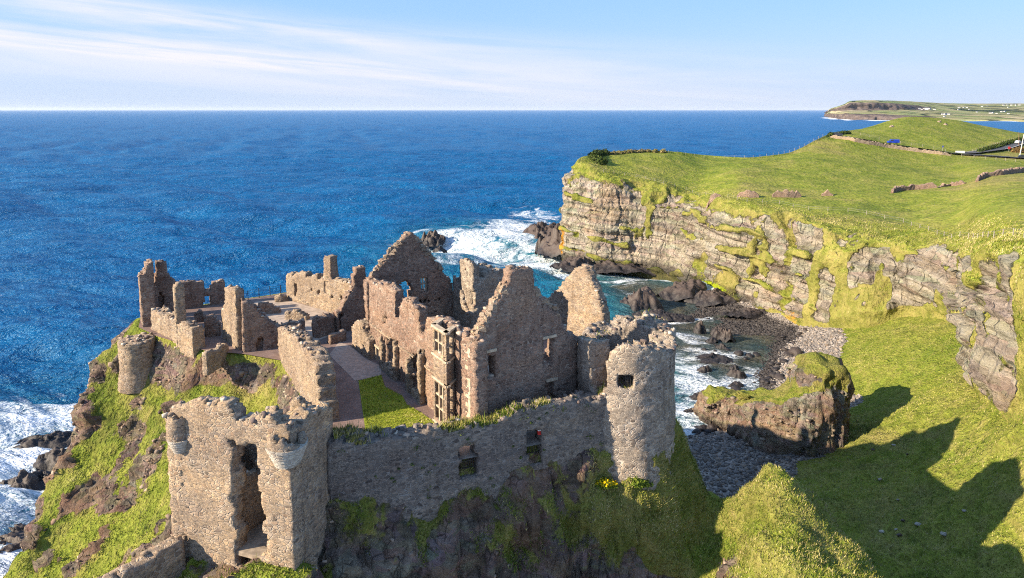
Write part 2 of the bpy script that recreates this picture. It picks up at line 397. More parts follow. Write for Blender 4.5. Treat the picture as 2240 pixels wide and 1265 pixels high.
# sunlit grassy ridge
RK = .845
for a in [(1690, 1018, 57.5), (1672, 1020, 57.4), (1708, 1020, 57.4), (1654, 1030, 57.2), (1724, 1032, 57.2), (1690, 1032, 56.4), (1642, 1058, 57), (1610, 1150, 55.2), (1600, 1210, 52.5), (1605, 1265, 49.5), (1665, 1100, 55.2), (1700, 1180, 50), (1690, 1265, 46), (1750, 1265, 45.6), (1735, 1056, 56.5), (1770, 1110, 54.4), (1830, 1175, 51.5), (1905, 1265, 47.5), (1780, 1190, 50), (1840, 1265, 46.5), (1745, 1120, 53)]: C(a[0], a[1], a[2] * RK)
for p in [W(1745, 1050, Y=59 * RK), W(1800, 1110, Y=57.5 * RK), W(1870, 1180, Y=54.5 * RK), W(1960, 1265, Y=51 * RK)]: CW(p[0] + 3.4, p[1] + 2.0, p[2] - 8); CW(p[0] + 6, p[1] + 3.5, p[2] - 13)
for px, py in [(1690, 1018), (1650, 1040)]: p = W(px, py, Y=57.5 * RK); CW(p[0] + .2, p[1] + 1.5, p[2] - .5); CW(p[0] + .5, p[1] + 4, p[2] - 5); CW(p[0] + .5, p[1] + 7, p[2] - 12)
CW(24, 63.5, 11); CW(29, 64, 9); CW(20, 66, 12.5)
for x, y, z in [(19, 33, 26), (24, 32, 25), (14, 36, 17), (34, 36, 14)]: CW(x, y, z)
# beaches and grass valley (height known)
for px, py, z in [(1505, 952, .1), (1535, 935, 0), (1560, 1000, 1.2), (1600, 1000, 1.5), (1650, 1040, 2), (1700, 1000, 2.6), (1750, 1030, 3.5), (1760, 975, 2.8), (1800, 1000, 4),
    (1900, 950, 6.5), (1880, 880, 4), (1900, 1050, 7), (1850, 1100, 7.5), (2000, 960, 9), (2000, 1100, 9.5), (2000, 1220, 10), (2100, 1200, 12), (2200, 1250, 14), (2100, 1000, 12.5), (2200, 1000, 16), (2240, 1150, 16), (2350, 1265, 17), (2400, 1100, 20),
    (2000, 860, 9), (1900, 800, 7), (1950, 740, 9), (2050, 760, 13), (2080, 850, 13), (2150, 900, 16.5), (2240, 920, 20), (2200, 960, 18), (2320, 1000, 21.5), (1870, 740, 5), (1840, 700, 4.5), (1830, 780, 3.4), (1780, 740, 2.4), (1750, 690, 2.3), (1720, 690, 1.6), (1780, 830, 2.2), (1720, 830, 1), (1700, 870, .8), (1750, 780, 1.3), (1850, 830, 3.6),
    (1680, 860, .1), (1690, 800, 0), (1735, 745, 0), (1740, 715, 0), (1690, 700, 0), (1620, 680, -.3), (1600, 800, -1), (1550, 900, -1.3), (1650, 750, -.9), (1500, 750, -1.6), (1500, 880, -2), (1450, 680, -2.5), (1640, 880, -.5), (1600, 700, -.8), (1490, 930, -1.0), (1500, 985, .9), (1520, 970, .8), (1530, 1040, 1.4), (1550, 965, .8), (1600, 965, 1.0), (1585, 1075, 1.8), (1470, 1000, 1.0), (1540, 1080, 1.5)]: C(px, py, z=z)
for x, y, z in [(110, 60, 24), (120, 90, 26), (110, 120, 22), (110, 150, 18), (95, 170, 10), (70, 185, 2), (30, 190, -3), (-80, 60, -3), (-80, 120, -3), (-20, 150, -3), (30, 150, -3), (75, 40, 18), (100, 35, 22), (60, 30, 15)]: CW(x, y, z)
ctl = np.array(ctl)
def rbf_fit(P, v):
    n = len(P); A = np.zeros((n + 3, n + 3))
    d = np.linalg.norm(P[:, None] - P[None], axis=2)
    A[:n, :n] = d + np.eye(n) * -.02
    A[:n, n] = 1; A[:n, n + 1:] = P / 50; A[n, :n] = 1; A[n + 1:, :n] = P.T / 50
    return np.linalg.solve(A, np.concatenate([v, np.zeros(3)]))
RW = rbf_fit(ctl[:, :2], ctl[:, 2])
def rbf_eval(Q):
    out = np.zeros(len(Q)); P = ctl[:, :2]
    for i in range(0, len(Q), 20000):
        q = Q[i:i + 20000]
        d = np.sqrt(((q[:, None, 0] - P[None, :, 0]) ** 2 + (q[:, None, 1] - P[None, :, 1]) ** 2))
        out[i:i + 20000] = d @ RW[:-3] + RW[-3] + (q / 50) @ RW[-2:]
    return out
xs = np.concatenate([np.arange(-82, -64, .8), np.arange(-64, 36, .3), np.arange(36, 66, .45), np.arange(66, 116, .8)])
ys = np.concatenate([np.arange(26, 36, .6), np.arange(36, 78, .3), np.arange(78, 130, .5), np.arange(130, 192, .8)])
GX, GY = np.meshgrid(xs, ys); Q = np.stack([GX.ravel(), GY.ravel()], 1)
zb = rbf_eval(Q)
sdP = sdf_poly(Q, PLATEAU)
zb = np.where(sdP < 1.2, zb + (ZC - zb) * smooth(1.2, -.6, sdP), zb)
rid0 = smooth(1.5, -1.0, sdf_poly(Q, np.array([(14.5, 28), (15.5, 42), (17.5, 50), (20, 56), (25, 55), (28, 50), (31, 44), (34, 28)])))
def blur(a, k):
    for _ in range(k):
        p_ = np.pad(a, 1, mode='edge'); a = (p_[1:-1, 1:-1] * 2 + p_[:-2, 1:-1] + p_[2:, 1:-1] + p_[1:-1, :-2] + p_[1:-1, 2:]) / 6
    return a
zg_ = zb.reshape(GX.shape); b1_ = blur(zg_, 4).ravel(); b2_ = blur(zg_, 26).ravel()
zb = np.where(sdP > 0, b1_, zb); zb = zb + (b2_ + .45 - zb) * rid0
zb = np.maximum(zb, -4)
nr, nc = GX.shape
Zg = zb.reshape(nr, nc)
gy, gx = np.gradient(Zg, ys, xs)
nrm = np.stack([-gx.ravel(), -gy.ravel(), np.ones(nr * nc)], 1); nrm /= np.linalg.norm(nrm, axis=1)[:, None]
slope = nrm[:, 2]
P3 = np.stack([Q[:, 0], Q[:, 1], zb], 1)
valley = smooth(-2, 6, sdf_poly(Q, np.array([(30, 20), (33, 50), (27, 66), (22, 76), (20, 90), (26, 112), (50, 200), (200, 200), (200, 20)])) * -1)
RIDGE = np.array([(14.5, 28), (15.5, 42), (17.5, 50), (20, 55), (24, 54), (27, 50), (30, 44), (33, 28)])
ridge = smooth(1.5, -1.5, sdf_poly(Q, RIDGE))
beachz = smooth(4.6, 3.0, zb + 1.0 * fbm(P3 * .12, 3, 5)) * smooth(28, 33, Q[:, 0] + .25 * Q[:, 1]) * (Q[:, 1] > 66)
# rockiness: steep, dry, off the plateau
n_lo = fbm(P3 * np.array([.14, .14, .14]), 4, 11); n_mid = fbm(P3 * .5, 4, 12)
rock = smooth(.66, .42, slope + .22 * n_lo + .12 * n_mid)
rock = np.where(sdP < 0, np.minimum(rock, smooth(-2.5, 0, sdP) * .4), rock)
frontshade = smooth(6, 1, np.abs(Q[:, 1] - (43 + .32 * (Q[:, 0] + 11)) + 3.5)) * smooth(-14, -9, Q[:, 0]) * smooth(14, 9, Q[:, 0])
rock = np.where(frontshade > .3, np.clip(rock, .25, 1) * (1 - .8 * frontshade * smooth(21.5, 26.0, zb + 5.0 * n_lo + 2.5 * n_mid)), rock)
flank = smooth(8, 10, Q[:, 0]) * (Q[:, 1] > 46) * (1 - valley)
rock = rock * (1 - .8 * flank)
rock = rock * (1 - .85 * ridge) + ridge * .42 * smooth(.0, .5, n_lo + .4 * n_mid) * smooth(1.5, -4, Q[:, 0] - 21)
rock = np.where(valley > .5, rock * .35, rock)
n_p = fbm(P3 * np.array([.28, .28, .28]), 4, 13)
brown = smooth(-10, -20, Q[:, 0]) * smooth(.0, .3, n_p + .45 * n_mid - .16) * smooth(.97, .9, slope) * .85 * smooth(1.5, 6, sdP + 2.5 * n_mid)
gh_ = smooth(2.2, .5, np.linalg.norm((Q - np.array([-17.6, 38.6])) / np.array([1.9, 1.2]), axis=1))
brown = np.maximum(brown, gh_ * .8)
rock = np.clip(rock + brown * (1 - rock), 0, 1)
rock = np.clip(rock + smooth(6, 1.5, zb + n_lo) * (1 - valley), 0, 1)
wet = smooth(2.2, .6, zb + .8 * n_mid); wet = np.where(beachz > .4, smooth(.6, .1, zb + .2 * n_mid), wet)
# relief
worl, wedge, wval = worley(P3 * np.array([.45, .45, .3]), 3)
amp = (.16 + 1.0 * rock) * smooth(-.6, 2.5, sdP) * (1 - .55 * valley) * (1 - beachz)
disp = amp * (.75 * fbm(P3 * .22, 4, 21) + 1.15 * rock * (wval - .5) + .6 * ridged(P3 * np.array([.5, .5, .3]), 3, 22) * rock)
tus = smooth(0, 1.5, sdP) * (1 - rock) * (1 - beachz) * (.16 * fbm(P3 * .8, 3, 31) + .10 * fbm(P3 * 2.2, 2, 32)) * (1 + .8 * valley)
disp = disp + ridge * .55 * fbm(P3 * .33, 3, 38)
disp = disp + .16 * amp * rock * fbm(P3 * 1.5, 3, 35)
disp = disp + tus + beachz * .08 * fbm(P3 * 2.0, 2, 33)
wl2, we2, wv2 = worley(P3 * np.array([1.0, 1.0, .7]) + .3 * n_mid[:, None], 6)
disp = disp + smooth(0, 1.5, sdP) * rock * (1 - valley) * (.8 * (wv2 - .5) - .3 * smooth(.14, 0, we2))
disp = disp + smooth(.5, 2, sdP) * frontshade * (1.1 * fbm(P3 * .4, 3, 36) + .3 * fbm(P3 * 1.1, 2, 37))
V = P3 + nrm * disp[:, None]
V[:, 2] = np.where(sdP < -.5, np.minimum(V[:, 2], ZC - .02 + .02 * n_mid), V[:, 2])
ATTR = dict(rock=rock, wet=wet, weed=np.zeros(len(rock)), lichen=np.zeros(len(rock)))
Fg = grid_faces(nr, nc)
fc = V[Fg].mean(1)
isb = beachz[Fg].mean(1) > .5
isr = (ridge[Fg].mean(1) > .5) & ~isb
isv = (valley[Fg].mean(1) > .5) & ~isb & ~isr
deep = zb[Fg].max(1) < -2.9
def sub_mesh(name, mask, mat):
    f = Fg[mask & ~deep]; u, inv = np.unique(f, return_inverse=True)
    o = mesh_obj(name, V[u], inv.reshape(-1, 4), mat, smooth_sh=True, attrs={k: a[u] for k, a in ATTR.items()})
    o['kind'] = 'structure'; return o
def mat_beach():
    t = NT('shingle'); co = t.coord('World')
    v = t.voro(co, 2.2, 'F1', 'Color'); d = t.voro(co, 2.2, 'F1'); n = t.noise(co, .15, 4)
    c = t.ramp(t.sep(v)[0], [(0, (.09, .08, .072)), (.35, (.18, .157, .14)), (.7, (.26, .225, .195)), (1, (.35, .3, .255))])
    c = t.mix(t.sstep(.4, .7, n), c, t.mix(.4, c, (.2, .16, .12)))
    c = t.mix(t.attr('wet'), c, t.mix(.75, c, (.03, .026, .025)))
    return t.done(c, .85, t.bump(t.math('SUBTRACT', 1, d), 1, .25), .2)
M['beach'] = mat_beach()
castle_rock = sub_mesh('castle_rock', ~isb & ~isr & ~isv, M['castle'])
ridge_o = sub_mesh('grassy_ridge', isr, M['castle'])
valley_o = sub_mesh('grass_slope', isv, M['castle'])
beach_o = sub_mesh('shingle_beach', isb, M['beach'])
TRI_T = [castle_rock, ridge_o, valley_o, beach_o]

# ------------------------------------------------------------------ headland: cliffs and fields as one swept surface
def cat1(p, u):
    """Catmull-Rom through rows of p (n,...) at float index u"""
    n = len(p); i = np.clip(np.floor(u).astype(int), 0, n - 2); t = (u - i)
    g = lambda k: p[np.clip(k, 0, n - 1)]
    sh = (-1,) + (1,) * (p.ndim - 1); t = t.reshape(sh)
    a, b, c, d = g(i - 1), g(i), g(i + 1), g(i + 2)
    m1 = (c - a) * .4; m2 = (d - b) * .4
    t2, t3 = t * t, t * t * t
    return (2 * t3 - 3 * t2 + 1) * b + (t3 - 2 * t2 + t) * m1 + (-2 * t3 + 3 * t2) * c + (t3 - t2) * m2
def hcol(base, zb_, rows, down=True):
    """base pixel and its height; rows: (px, py, dY from the base, or ('Y',val))"""
    b = at_z(base[0], base[1], zb_); L = [b + np.array([0, -.5, -4.0]) , b]
    for r in rows:
        y = r[2][1] if isinstance(r[2], tuple) else b[1] + r[2]
        L.append(at_Y(r[0], r[1], y))
    e = L[-1]; k = 1.06
    L.append(np.array([e[0] * 1.03, e[1] + 9, e[2] - 9])); L.append(np.array([e[0] * 1.06, e[1] + 14, -4.]))
    return L
Yy = lambda v: ('Y', v)
HC = [
 hcol((1232, 563), 0, [(1233, 500, 1), (1241, 405, 2), (1262, 356, 8), (1275, 347, 14), (1284, 344, 19), (1292, 342.5, 25), (1299, 341, 30), (1305, 339.5, 35), (1311, 338.5, 40), (1316, 337.5, 44), (1320, 337, 48)]),
 hcol((1300, 580), 0, [(1300, 520, 1.5), (1306, 430, 3), (1322, 388, 8), (1335, 374, 16), (1345, 364, 24), (1355, 355, 32), (1364, 347, 40), (1372, 341, 47), (1380, 336, 54), (1386, 333, 60), (1390, 331, 64)]),
 hcol((1395, 588), 0, [(1398, 530, 1.5), (1402, 452, 3), (1420, 405, 9), (1428, 393, 16), (1436, 378, 26), (1442, 366, 34), (1448, 356, 42), (1453, 348, 49), (1458, 341, 56), (1462, 336, 62), (1466, 333, 66)]),
 hcol((1480, 604), 0, [(1488, 550, 2), (1497, 478, 4), (1515, 430, 10), (1523, 416, 17), (1530, 396, 30), (1536, 381, 42), (1541, 368, 54), (1546, 358, 64), (1550, 350, 72), (1553, 345, 78), (1556, 342, 83)]),
 hcol((1590, 650), .6, [(1592, 585, 2), (1594, 505, 4), (1600, 448, 10), (1605, 432, 18), (1612, 405, 34), (1618, 385, 50), (1623, 370, 66), (1628, 360, 78), (1632, 352, 88), (1636, 348, 95), (1640, 346, 100)]),
 hcol((1690, 676), 2, [(1689, 600, 3), (1688, 525, 5), (1690, 470, 11), (1694, 450, 20), (1700, 418, 40), (1706, 392, 62), (1712, 370, 84), (1718, 355, 103), (1722, 345, 116), (1726, 338, 124), (1730, 334, 130)]),
 hcol((1790, 700), 4, [(1786, 632, 3), (1781, 548, 6), (1780, 494, 12), (1784, 472, 22), (1789, 430, 46), (1793, 395, 74), (1797, 360, 108), (1800, 330, 138), (1803, 312, 152), (1805, 302, 160), (1808, 297, 166)]),
 hcol((1890, 690), 9, [(1885, 630, 3), (1881, 560, 6), (1880, 518, 12), (1881, 490, 24), (1882, 440, 52), (1882, 400, 84), (1882, 360, 125), (1882, 320, Yy(306)), (1882, 305, Yy(316)), (1882, 290, Yy(350)), (1884, 283, Yy(375))]),
 hcol((1990, 665), 13, [(1985, 620, 2.5), (1981, 570, 5), (1980, 530, 10), (1980, 500, 22), (1980, 450, 50), (1980, 410, 82), (1980, 365, 135), (1980, 333, Yy(305)), (1980, 322, Yy(316)), (1980, 290, Yy(350)), (1982, 256, Yy(400))]),
 hcol((2085, 700), 14.5, [(2086, 645, 2.5), (2088, 580, 5), (2090, 536, 9), (2090, 512, 18), (2090, 460, 44), (2088, 420, 76), (2086, 375, 140), (2084, 345, Yy(300)), (2084, 334, Yy(313)), (2084, 296, Yy(352)), (2084, 262, Yy(410))]),
 hcol((2130, 830), 16, [(2122, 720, 4), (2128, 620, 9), (2140, 545, 15), (2146, 518, 24), (2150, 465, 50), (2150, 425, 80), (2152, 378, 140), (2155, 348, Yy(294)), (2155, 336, Yy(310)), (2155, 305, Yy(352)), (2155, 276, Yy(412))]),
 hcol((2215, 900), 20, [(2190, 735, 3.5), (2195, 600, 6), (2205, 552, 9), (2212, 522, 20), (2220, 468, 48), (2226, 428, 78), (2232, 382, 140), (2236, 353, Yy(288)), (2240, 338, Yy(310)), (2240, 312, Yy(352)), (2240, 292, Yy(412))]),
 hcol((2330, 940), 22.5, [(2300, 735, 2.5), (2300, 610, 4.5), (2305, 556, 8), (2312, 525, 20), (2325, 470, 48), (2330, 430, 78), (2340, 386, 140), (2345, 358, Yy(284)), (2350, 342, Yy(310)), (2350, 318, Yy(352)), (2350, 300, Yy(412))]),
 hcol((2480, 980), 24, [(2450, 750, 2.5), (2450, 620, 4.5), (2455, 560, 8), (2470, 530, 20), (2490, 475, 48), (2500, 435, 78), (2520, 390, 140), (2530, 362, Yy(284)), (2535, 346, Yy(310)), (2540, 324, Yy(352)), (2540, 305, Yy(412))]),
]
first = [p + np.array([1.5, 14, 0]) for p in HC[0]]
for i in range(len(first)): first[i][0] = HC[0][i][0] * (first[i][1] / HC[0][i][1]) + 1.5
HC = np.array([first] + HC)                       # (cols, rows, 3)
nu = np.concatenate([np.linspace(0, 1, 12)[:-1]] + [np.linspace(k, k + 1, 62 if k < 12 else 30)[:-1] for k in range(1, len(HC) - 1)] + [[len(HC) - 1]])
rowsub = [8, 44, 66, 40, 22, 20, 20, 20, 16, 14, 20, 20, 12, 8]
nv = np.concatenate([np.linspace(k, k + 1, rowsub[k] + 1)[:-1] for k in range(HC.shape[1] - 1)] + [[HC.shape[1] - 1.]])
HS = cat1(HC, nu)                                 # (U, rows, 3)
HS = np.moveaxis(cat1(np.moveaxis(HS, 1, 0), nv), 0, 1)   # (U, V, 3)
U_, V_ = HS.shape[:2]
du = np.gradient(HS, axis=0); dv = np.gradient(HS, axis=1)
hn = np.cross(du, dv); hn /= np.linalg.norm(hn, axis=2)[..., None] + 1e-9
hn = np.where((hn[..., 1:2] > 0) & (hn[..., 2:3] < .3), -hn, hn); hn = np.where(hn[..., 2:3] < -.05, -hn, hn)
hp = HS.reshape(-1, 3); hnf = hn.reshape(-1, 3)
vv = np.tile(nv, U_); uu = np.repeat(nu, V_)
cl = smooth(.6, 1.2, vv) * smooth(4.3, 3.5, vv + .35 * fbm(hp * .05, 3, 41))      # 1 on the cliff face
lipz = smooth(3.0, 3.5, vv) * smooth(5.3, 4.2, vv)
nA = fbm(hp * np.array([.05, .05, .05]), 4, 42); nB = fbm(hp * .17, 4, 43)
zdip = hp[:, 2] + .10 * hp[:, 0] * .5 - .02 * hp[:, 1]
led = np.abs(((zdip / 6.3 + .35 * nA) % 1) - .5) * 2          # ledge phase
ledge = smooth(.62, .95, led + .25 * nB) * smooth(-.05, .4, fbm(hp * np.array([.06, .06, .12]), 3, 47) + .35 * nB)
hrock = cl * np.clip(smooth(-.7, -.2, nA + .6 * nB + .36) * 1.0 - .8 * ledge, 0, 1)
right = smooth(6.2, 8.0, uu)
hrock *= 1 - right * smooth(.1, .42, nA + .6 * nB - .25 + .12 * smooth(12.2, 11.4, uu)) * .8
vst = fbm(hp * np.array([.10, .10, .016]), 4, 49); hrock *= 1 - .9 * smooth(.50 - .12 * right, .75 - .12 * right, vst + .25 * nB) * cl
hrock *= 1 - smooth(3.0, 4.2, vv) * smooth(-.5, .3, nB + .2)
grd = rbf_eval(np.clip(hp[:, :2], [-80, 28], [114, 190])); hab = hp[:, 2] - grd
hrock *= 1 - right * smooth(4, .3, hab - 5 * nB - .5) * .85
# relief
cw, ce_, cv_ = worley(hp * np.array([.13, .13, .075]) + .25 * nA[:, None], 51)
cw2, ce2, cv2_ = worley(hp * np.array([.4, .4, .28]), 52)
rel = hrock * (2.4 * fbm(hp * np.array([.055, .055, .02]), 3, 53) + 1.1 * (cv_ - .5) + .45 * (cv2_ - .5) + 1.3 * fbm(np.stack([hp[:, 0] * .03, hp[:, 1] * .03, zdip * .5], 1), 4, 54) + .9 * ridged(hp * np.array([.3, .3, .12]), 3, 55) - .6)
rel = rel + cl * (1 - hrock) * (.9 * nB + .5) + ledge * cl * 1.0
field = smooth(4.2, 5.2, vv)
rel = rel + lipz * (1.1 * fbm(hp * .09, 4, 56) + .5 * fbm(hp * .3, 3, 57))
rel = rel + field * (.6 * fbm(hp * .045, 3, 58) + .10 * fbm(hp * .35, 3, 59)) * smooth(12.5, 11, vv)
# gully with a waterfall of moss, and the dark cave cleft
gull = np.exp(-((uu - 6.25 - .04 * (vv - 2) - .05 * nB) / .13) ** 2) * cl
hrock = hrock * (1 - gull * smooth(-.5, .3, nB + .25))
cave = np.exp(-((uu - 10.78) / .05) ** 2) * smooth(2.5, 2.8, vv) * smooth(3.95, 3.5, vv)
rel = rel - gull * 2.5 - cave * 5.0
edge_fade = smooth(0, .5, uu) * smooth(0, .8, vv)
hV = hp + hnf * (rel * edge_fade)[:, None]
hV[:, 0] = np.where(uu < 1e-6, hp[:, 0], hV[:, 0])
weed = np.exp(-((uu - 4.75) / .28) ** 2) * smooth(1.55, 1.2, vv) * .9 
lich = np.exp(-((uu - 1.12) / .16) ** 2) * smooth(2.4, 1.8, vv) * smooth(.9, 1.4, vv) * .62 + np.exp(-((uu - 6.45) / .3) ** 2) * smooth(1.5, 1.1, vv) * .5
hwet_shade = smooth(4.2, 1.4, hp[:, 2] + 1.2 * nB) * smooth(6.2, 5.2, uu) * .95 + cave * .9 + gull * .3  # wet shore, darker gully streak, and the cave's shade painted as dark colour
headland = mesh_obj('headland', hV, grid_faces(U_, V_), M['cliff'], smooth_sh=True, attrs=dict(rock=hrock, wet=np.clip(hwet_shade, 0, 1), weed=weed, lichen=lich))
headland['kind'] = 'structure'

def bvh_of(objs):
    v = []; f = []
    for o in objs:
        n = len(o.data.vertices); c = np.zeros(n * 3, np.float32); o.data.vertices.foreach_get('co', c)
        c = c.reshape(-1, 3) + np.array(o['_w']); b = len(v); v += c.tolist(); f += [tuple(i + b for i in p.vertices) for p in o.data.polygons]
    return BVHTree.FromPolygons(v, f)
BV_H = bvh_of([headland]); BV_T = bvh_of(TRI_T)
CAMV = Vector((0, 0, CAMH))
def hit(px, py, bv=None):
    for b in ([bv] if bv else [BV_H, BV_T]):
        h = b.ray_cast(CAMV, Vector(ray(px, py)))
        if h[0] is not None: return np.array(h[0])
    return None
def ground(x, y, bv=None):
    best = None
    for b in ([bv] if bv else [BV_H, BV_T]):
        h = b.ray_cast(Vector((x, y, 300)), Vector((0, 0, -1)))
        if h[0] is not None and (best is None or h[0].z > best): best = h[0].z
    return best
# ------------------------------------------------------------------ sea
FOAM_BLOBS = [  # px, py, radius along x, along y (metres), strength
 (1010, 545, 16, 30, 1.0), (1120, 510, 16, 34, .95), (900, 530, 10, 16, .55), (1180, 560, 14, 20, .9), (1215, 600, 12, 10, .7), (1170, 465, 16, 26, .55), (1060, 580, 12, 10, .45),
 (1400, 605, 16, 6, .6), (1480, 690, 8, 6, .7), (1420, 700, 7, 5, .45), (1540, 760, 8, 10, .55), (1570, 850, 11, 11, .75), (1500, 800, 6, 9, .75), (1530, 905, 8, 8, .9), (1620, 830, 6, 8, .6), (1660, 850, 4, 5, .6), (1530, 720, 6, 6, .4), (1620, 690, 6, 3, .5), (1500, 930, 5, 6, .7), (1370, 640, 12, 8, .35),
 (60, 930, 16, 11, .9), (120, 980, 10, 9, .95), (20, 1000, 12, 10, 1.0), (20, 1080, 10, 8, 1.0), (150, 900, 8, 9, .8), (-100, 1000, 20, 16, .9), (-60, 900, 20, 12, .5), (100, 1040, 8, 6, .8), (-150, 1150, 25, 14, .8)]
def sea_grid():
    r = np.concatenate([np.exp(np.linspace(math.log(45), math.log(900), 520)), np.exp(np.linspace(math.log(900), math.log(60000), 130))[1:]])
    th = np.linspace(R(-58), R(58), 760)
    RR, TT = np.meshgrid(r, th, indexing='ij')
    X, Y = RR * np.sin(TT), RR * np.cos(TT)
    return X, Y, RR
X, Y, RR = sea_grid(); P2 = np.stack([X.ravel(), Y.ravel()], 1); rr = RR.ravel()
h = np.zeros(len(P2))
cell = np.maximum(rr * .0058, .2)
for k in range(26):
    lam = 2.6 * (1.165 ** k); an = R(205 + rng.normal(0, 24)); ph = rng.uniform(0, 6.28)
    kx, ky = math.sin(an) * 2 * math.pi / lam, math.cos(an) * 2 * math.pi / lam
    a = .036 * lam ** .84
    mod = .5 + .8 * np.clip(fbm(np.stack([P2[:, 0] / (lam * 4), P2[:, 1] / (lam * 4), np.full(len(P2), k * 3.1)], 1), 2, 60 + k), -.6, 1)
    ph_ = P2[:, 0] * kx + P2[:, 1] * ky + ph
    w_ = np.sin(ph_); w_ = w_ + .25 * np.cos(2 * ph_)
    h += a * mod * w_ * smooth(2.2, 4.5, lam / cell)
h *= 1 - .9 * smooth(10, 24, P2[:, 0]) * smooth(190, 140, P2[:, 1])
h -= .12 * smooth(10, 24, P2[:, 0]) * smooth(190, 140, P2[:, 1])
p3 = np.stack([P2[:, 0], P2[:, 1], np.zeros(len(P2))], 1)
fo = np.zeros(len(P2)); near = rr < 420; Pn = P2[near]; f = np.zeros(len(Pn))
wob = np.stack([fbm(p3[near] * .05, 3, 71), fbm(p3[near] * .05, 3, 72)], 1) * 5
for px, py, ax, ay, st in FOAM_BLOBS:
    c = at_z(px, py, 0); q = (Pn + wob - c[:2]) / np.array([ax, ay]); f = np.maximum(f, .93 * st * np.exp(-(q ** 2).sum(1) * .9))
shore = [at_z(*p, 0)[:2] for p in [(1150, 545), (1185, 565), (1250, 588), (1330, 590), (1440, 592), (1480, 606), (1580, 655), (1690, 690)]]
d1 = dist_line(Pn, shore); f = np.maximum(f, .6 * np.exp(-(d1 / 5) ** 2))
shoreL = [p[:2] + np.array([-11, 8]) for p in sil]
d2 = dist_line(Pn, shoreL); f = np.maximum(f, .95 * np.exp(-(d2 / 7) ** 2))
beachl = [at_z(*p, 0)[:2] for p in [(1690, 690), (1742, 718), (1735, 760), (1690, 820), (1660, 862), (1560, 905), (1530, 935), (1500, 955)]]
d3 = dist_line(Pn, beachl); f = np.maximum(f, .5 * np.exp(-(d3 / 2.5) ** 2))
fo[near] = f
farm = (rr > 2500) & (rr < 5200); fcl = [at_z(*p, 0)[:2] for p in [(1795, 251), (1803, 253), (1812, 258), (1828, 260.6), (1846, 262), (1862, 262.6), (1921, 263.6), (1980, 264.2)]]
df_ = dist_line(P2[farm], fcl); fo[farm] = 1.3 * np.exp(-(df_ / 38) ** 2)
fcl = [at_z(*p, 0)[:2] for p in [(2122, 265.2), (2180, 265.6), (2240, 266.2), (2360, 266.6)]]; df_ = dist_line(P2[farm], fcl); fo[farm] = np.maximum(fo[farm], 1.2 * np.exp(-(df_ / 40) ** 2))
shal = np.zeros(len(P2)); BAY = np.array([at_z(*p, 0)[:2] for p in [(1280, 610), (1400, 600), (1560, 650), (1700, 690), (1760, 740), (1680, 880), (1500, 960), (1440, 900), (1350, 700)]])
sd = sdf_poly(Pn, BAY); teal = np.zeros(len(P2))
shal[near] = smooth(10, -14, sd) * smooth(18, 52, Pn[:, 0] + .12 * (Pn[:, 1] - 120) + 6 * fbm(p3[near] * .05, 3, 73))
sh_all = np.minimum(np.minimum(d1, d2), d3)
teal[near] = np.clip(smooth(100, 10, sh_all) * .6 + smooth(30, -10, sd) * .5 + f * .3, 0, 1)
sV = np.stack([P2[:, 0], P2[:, 1], h], 1)
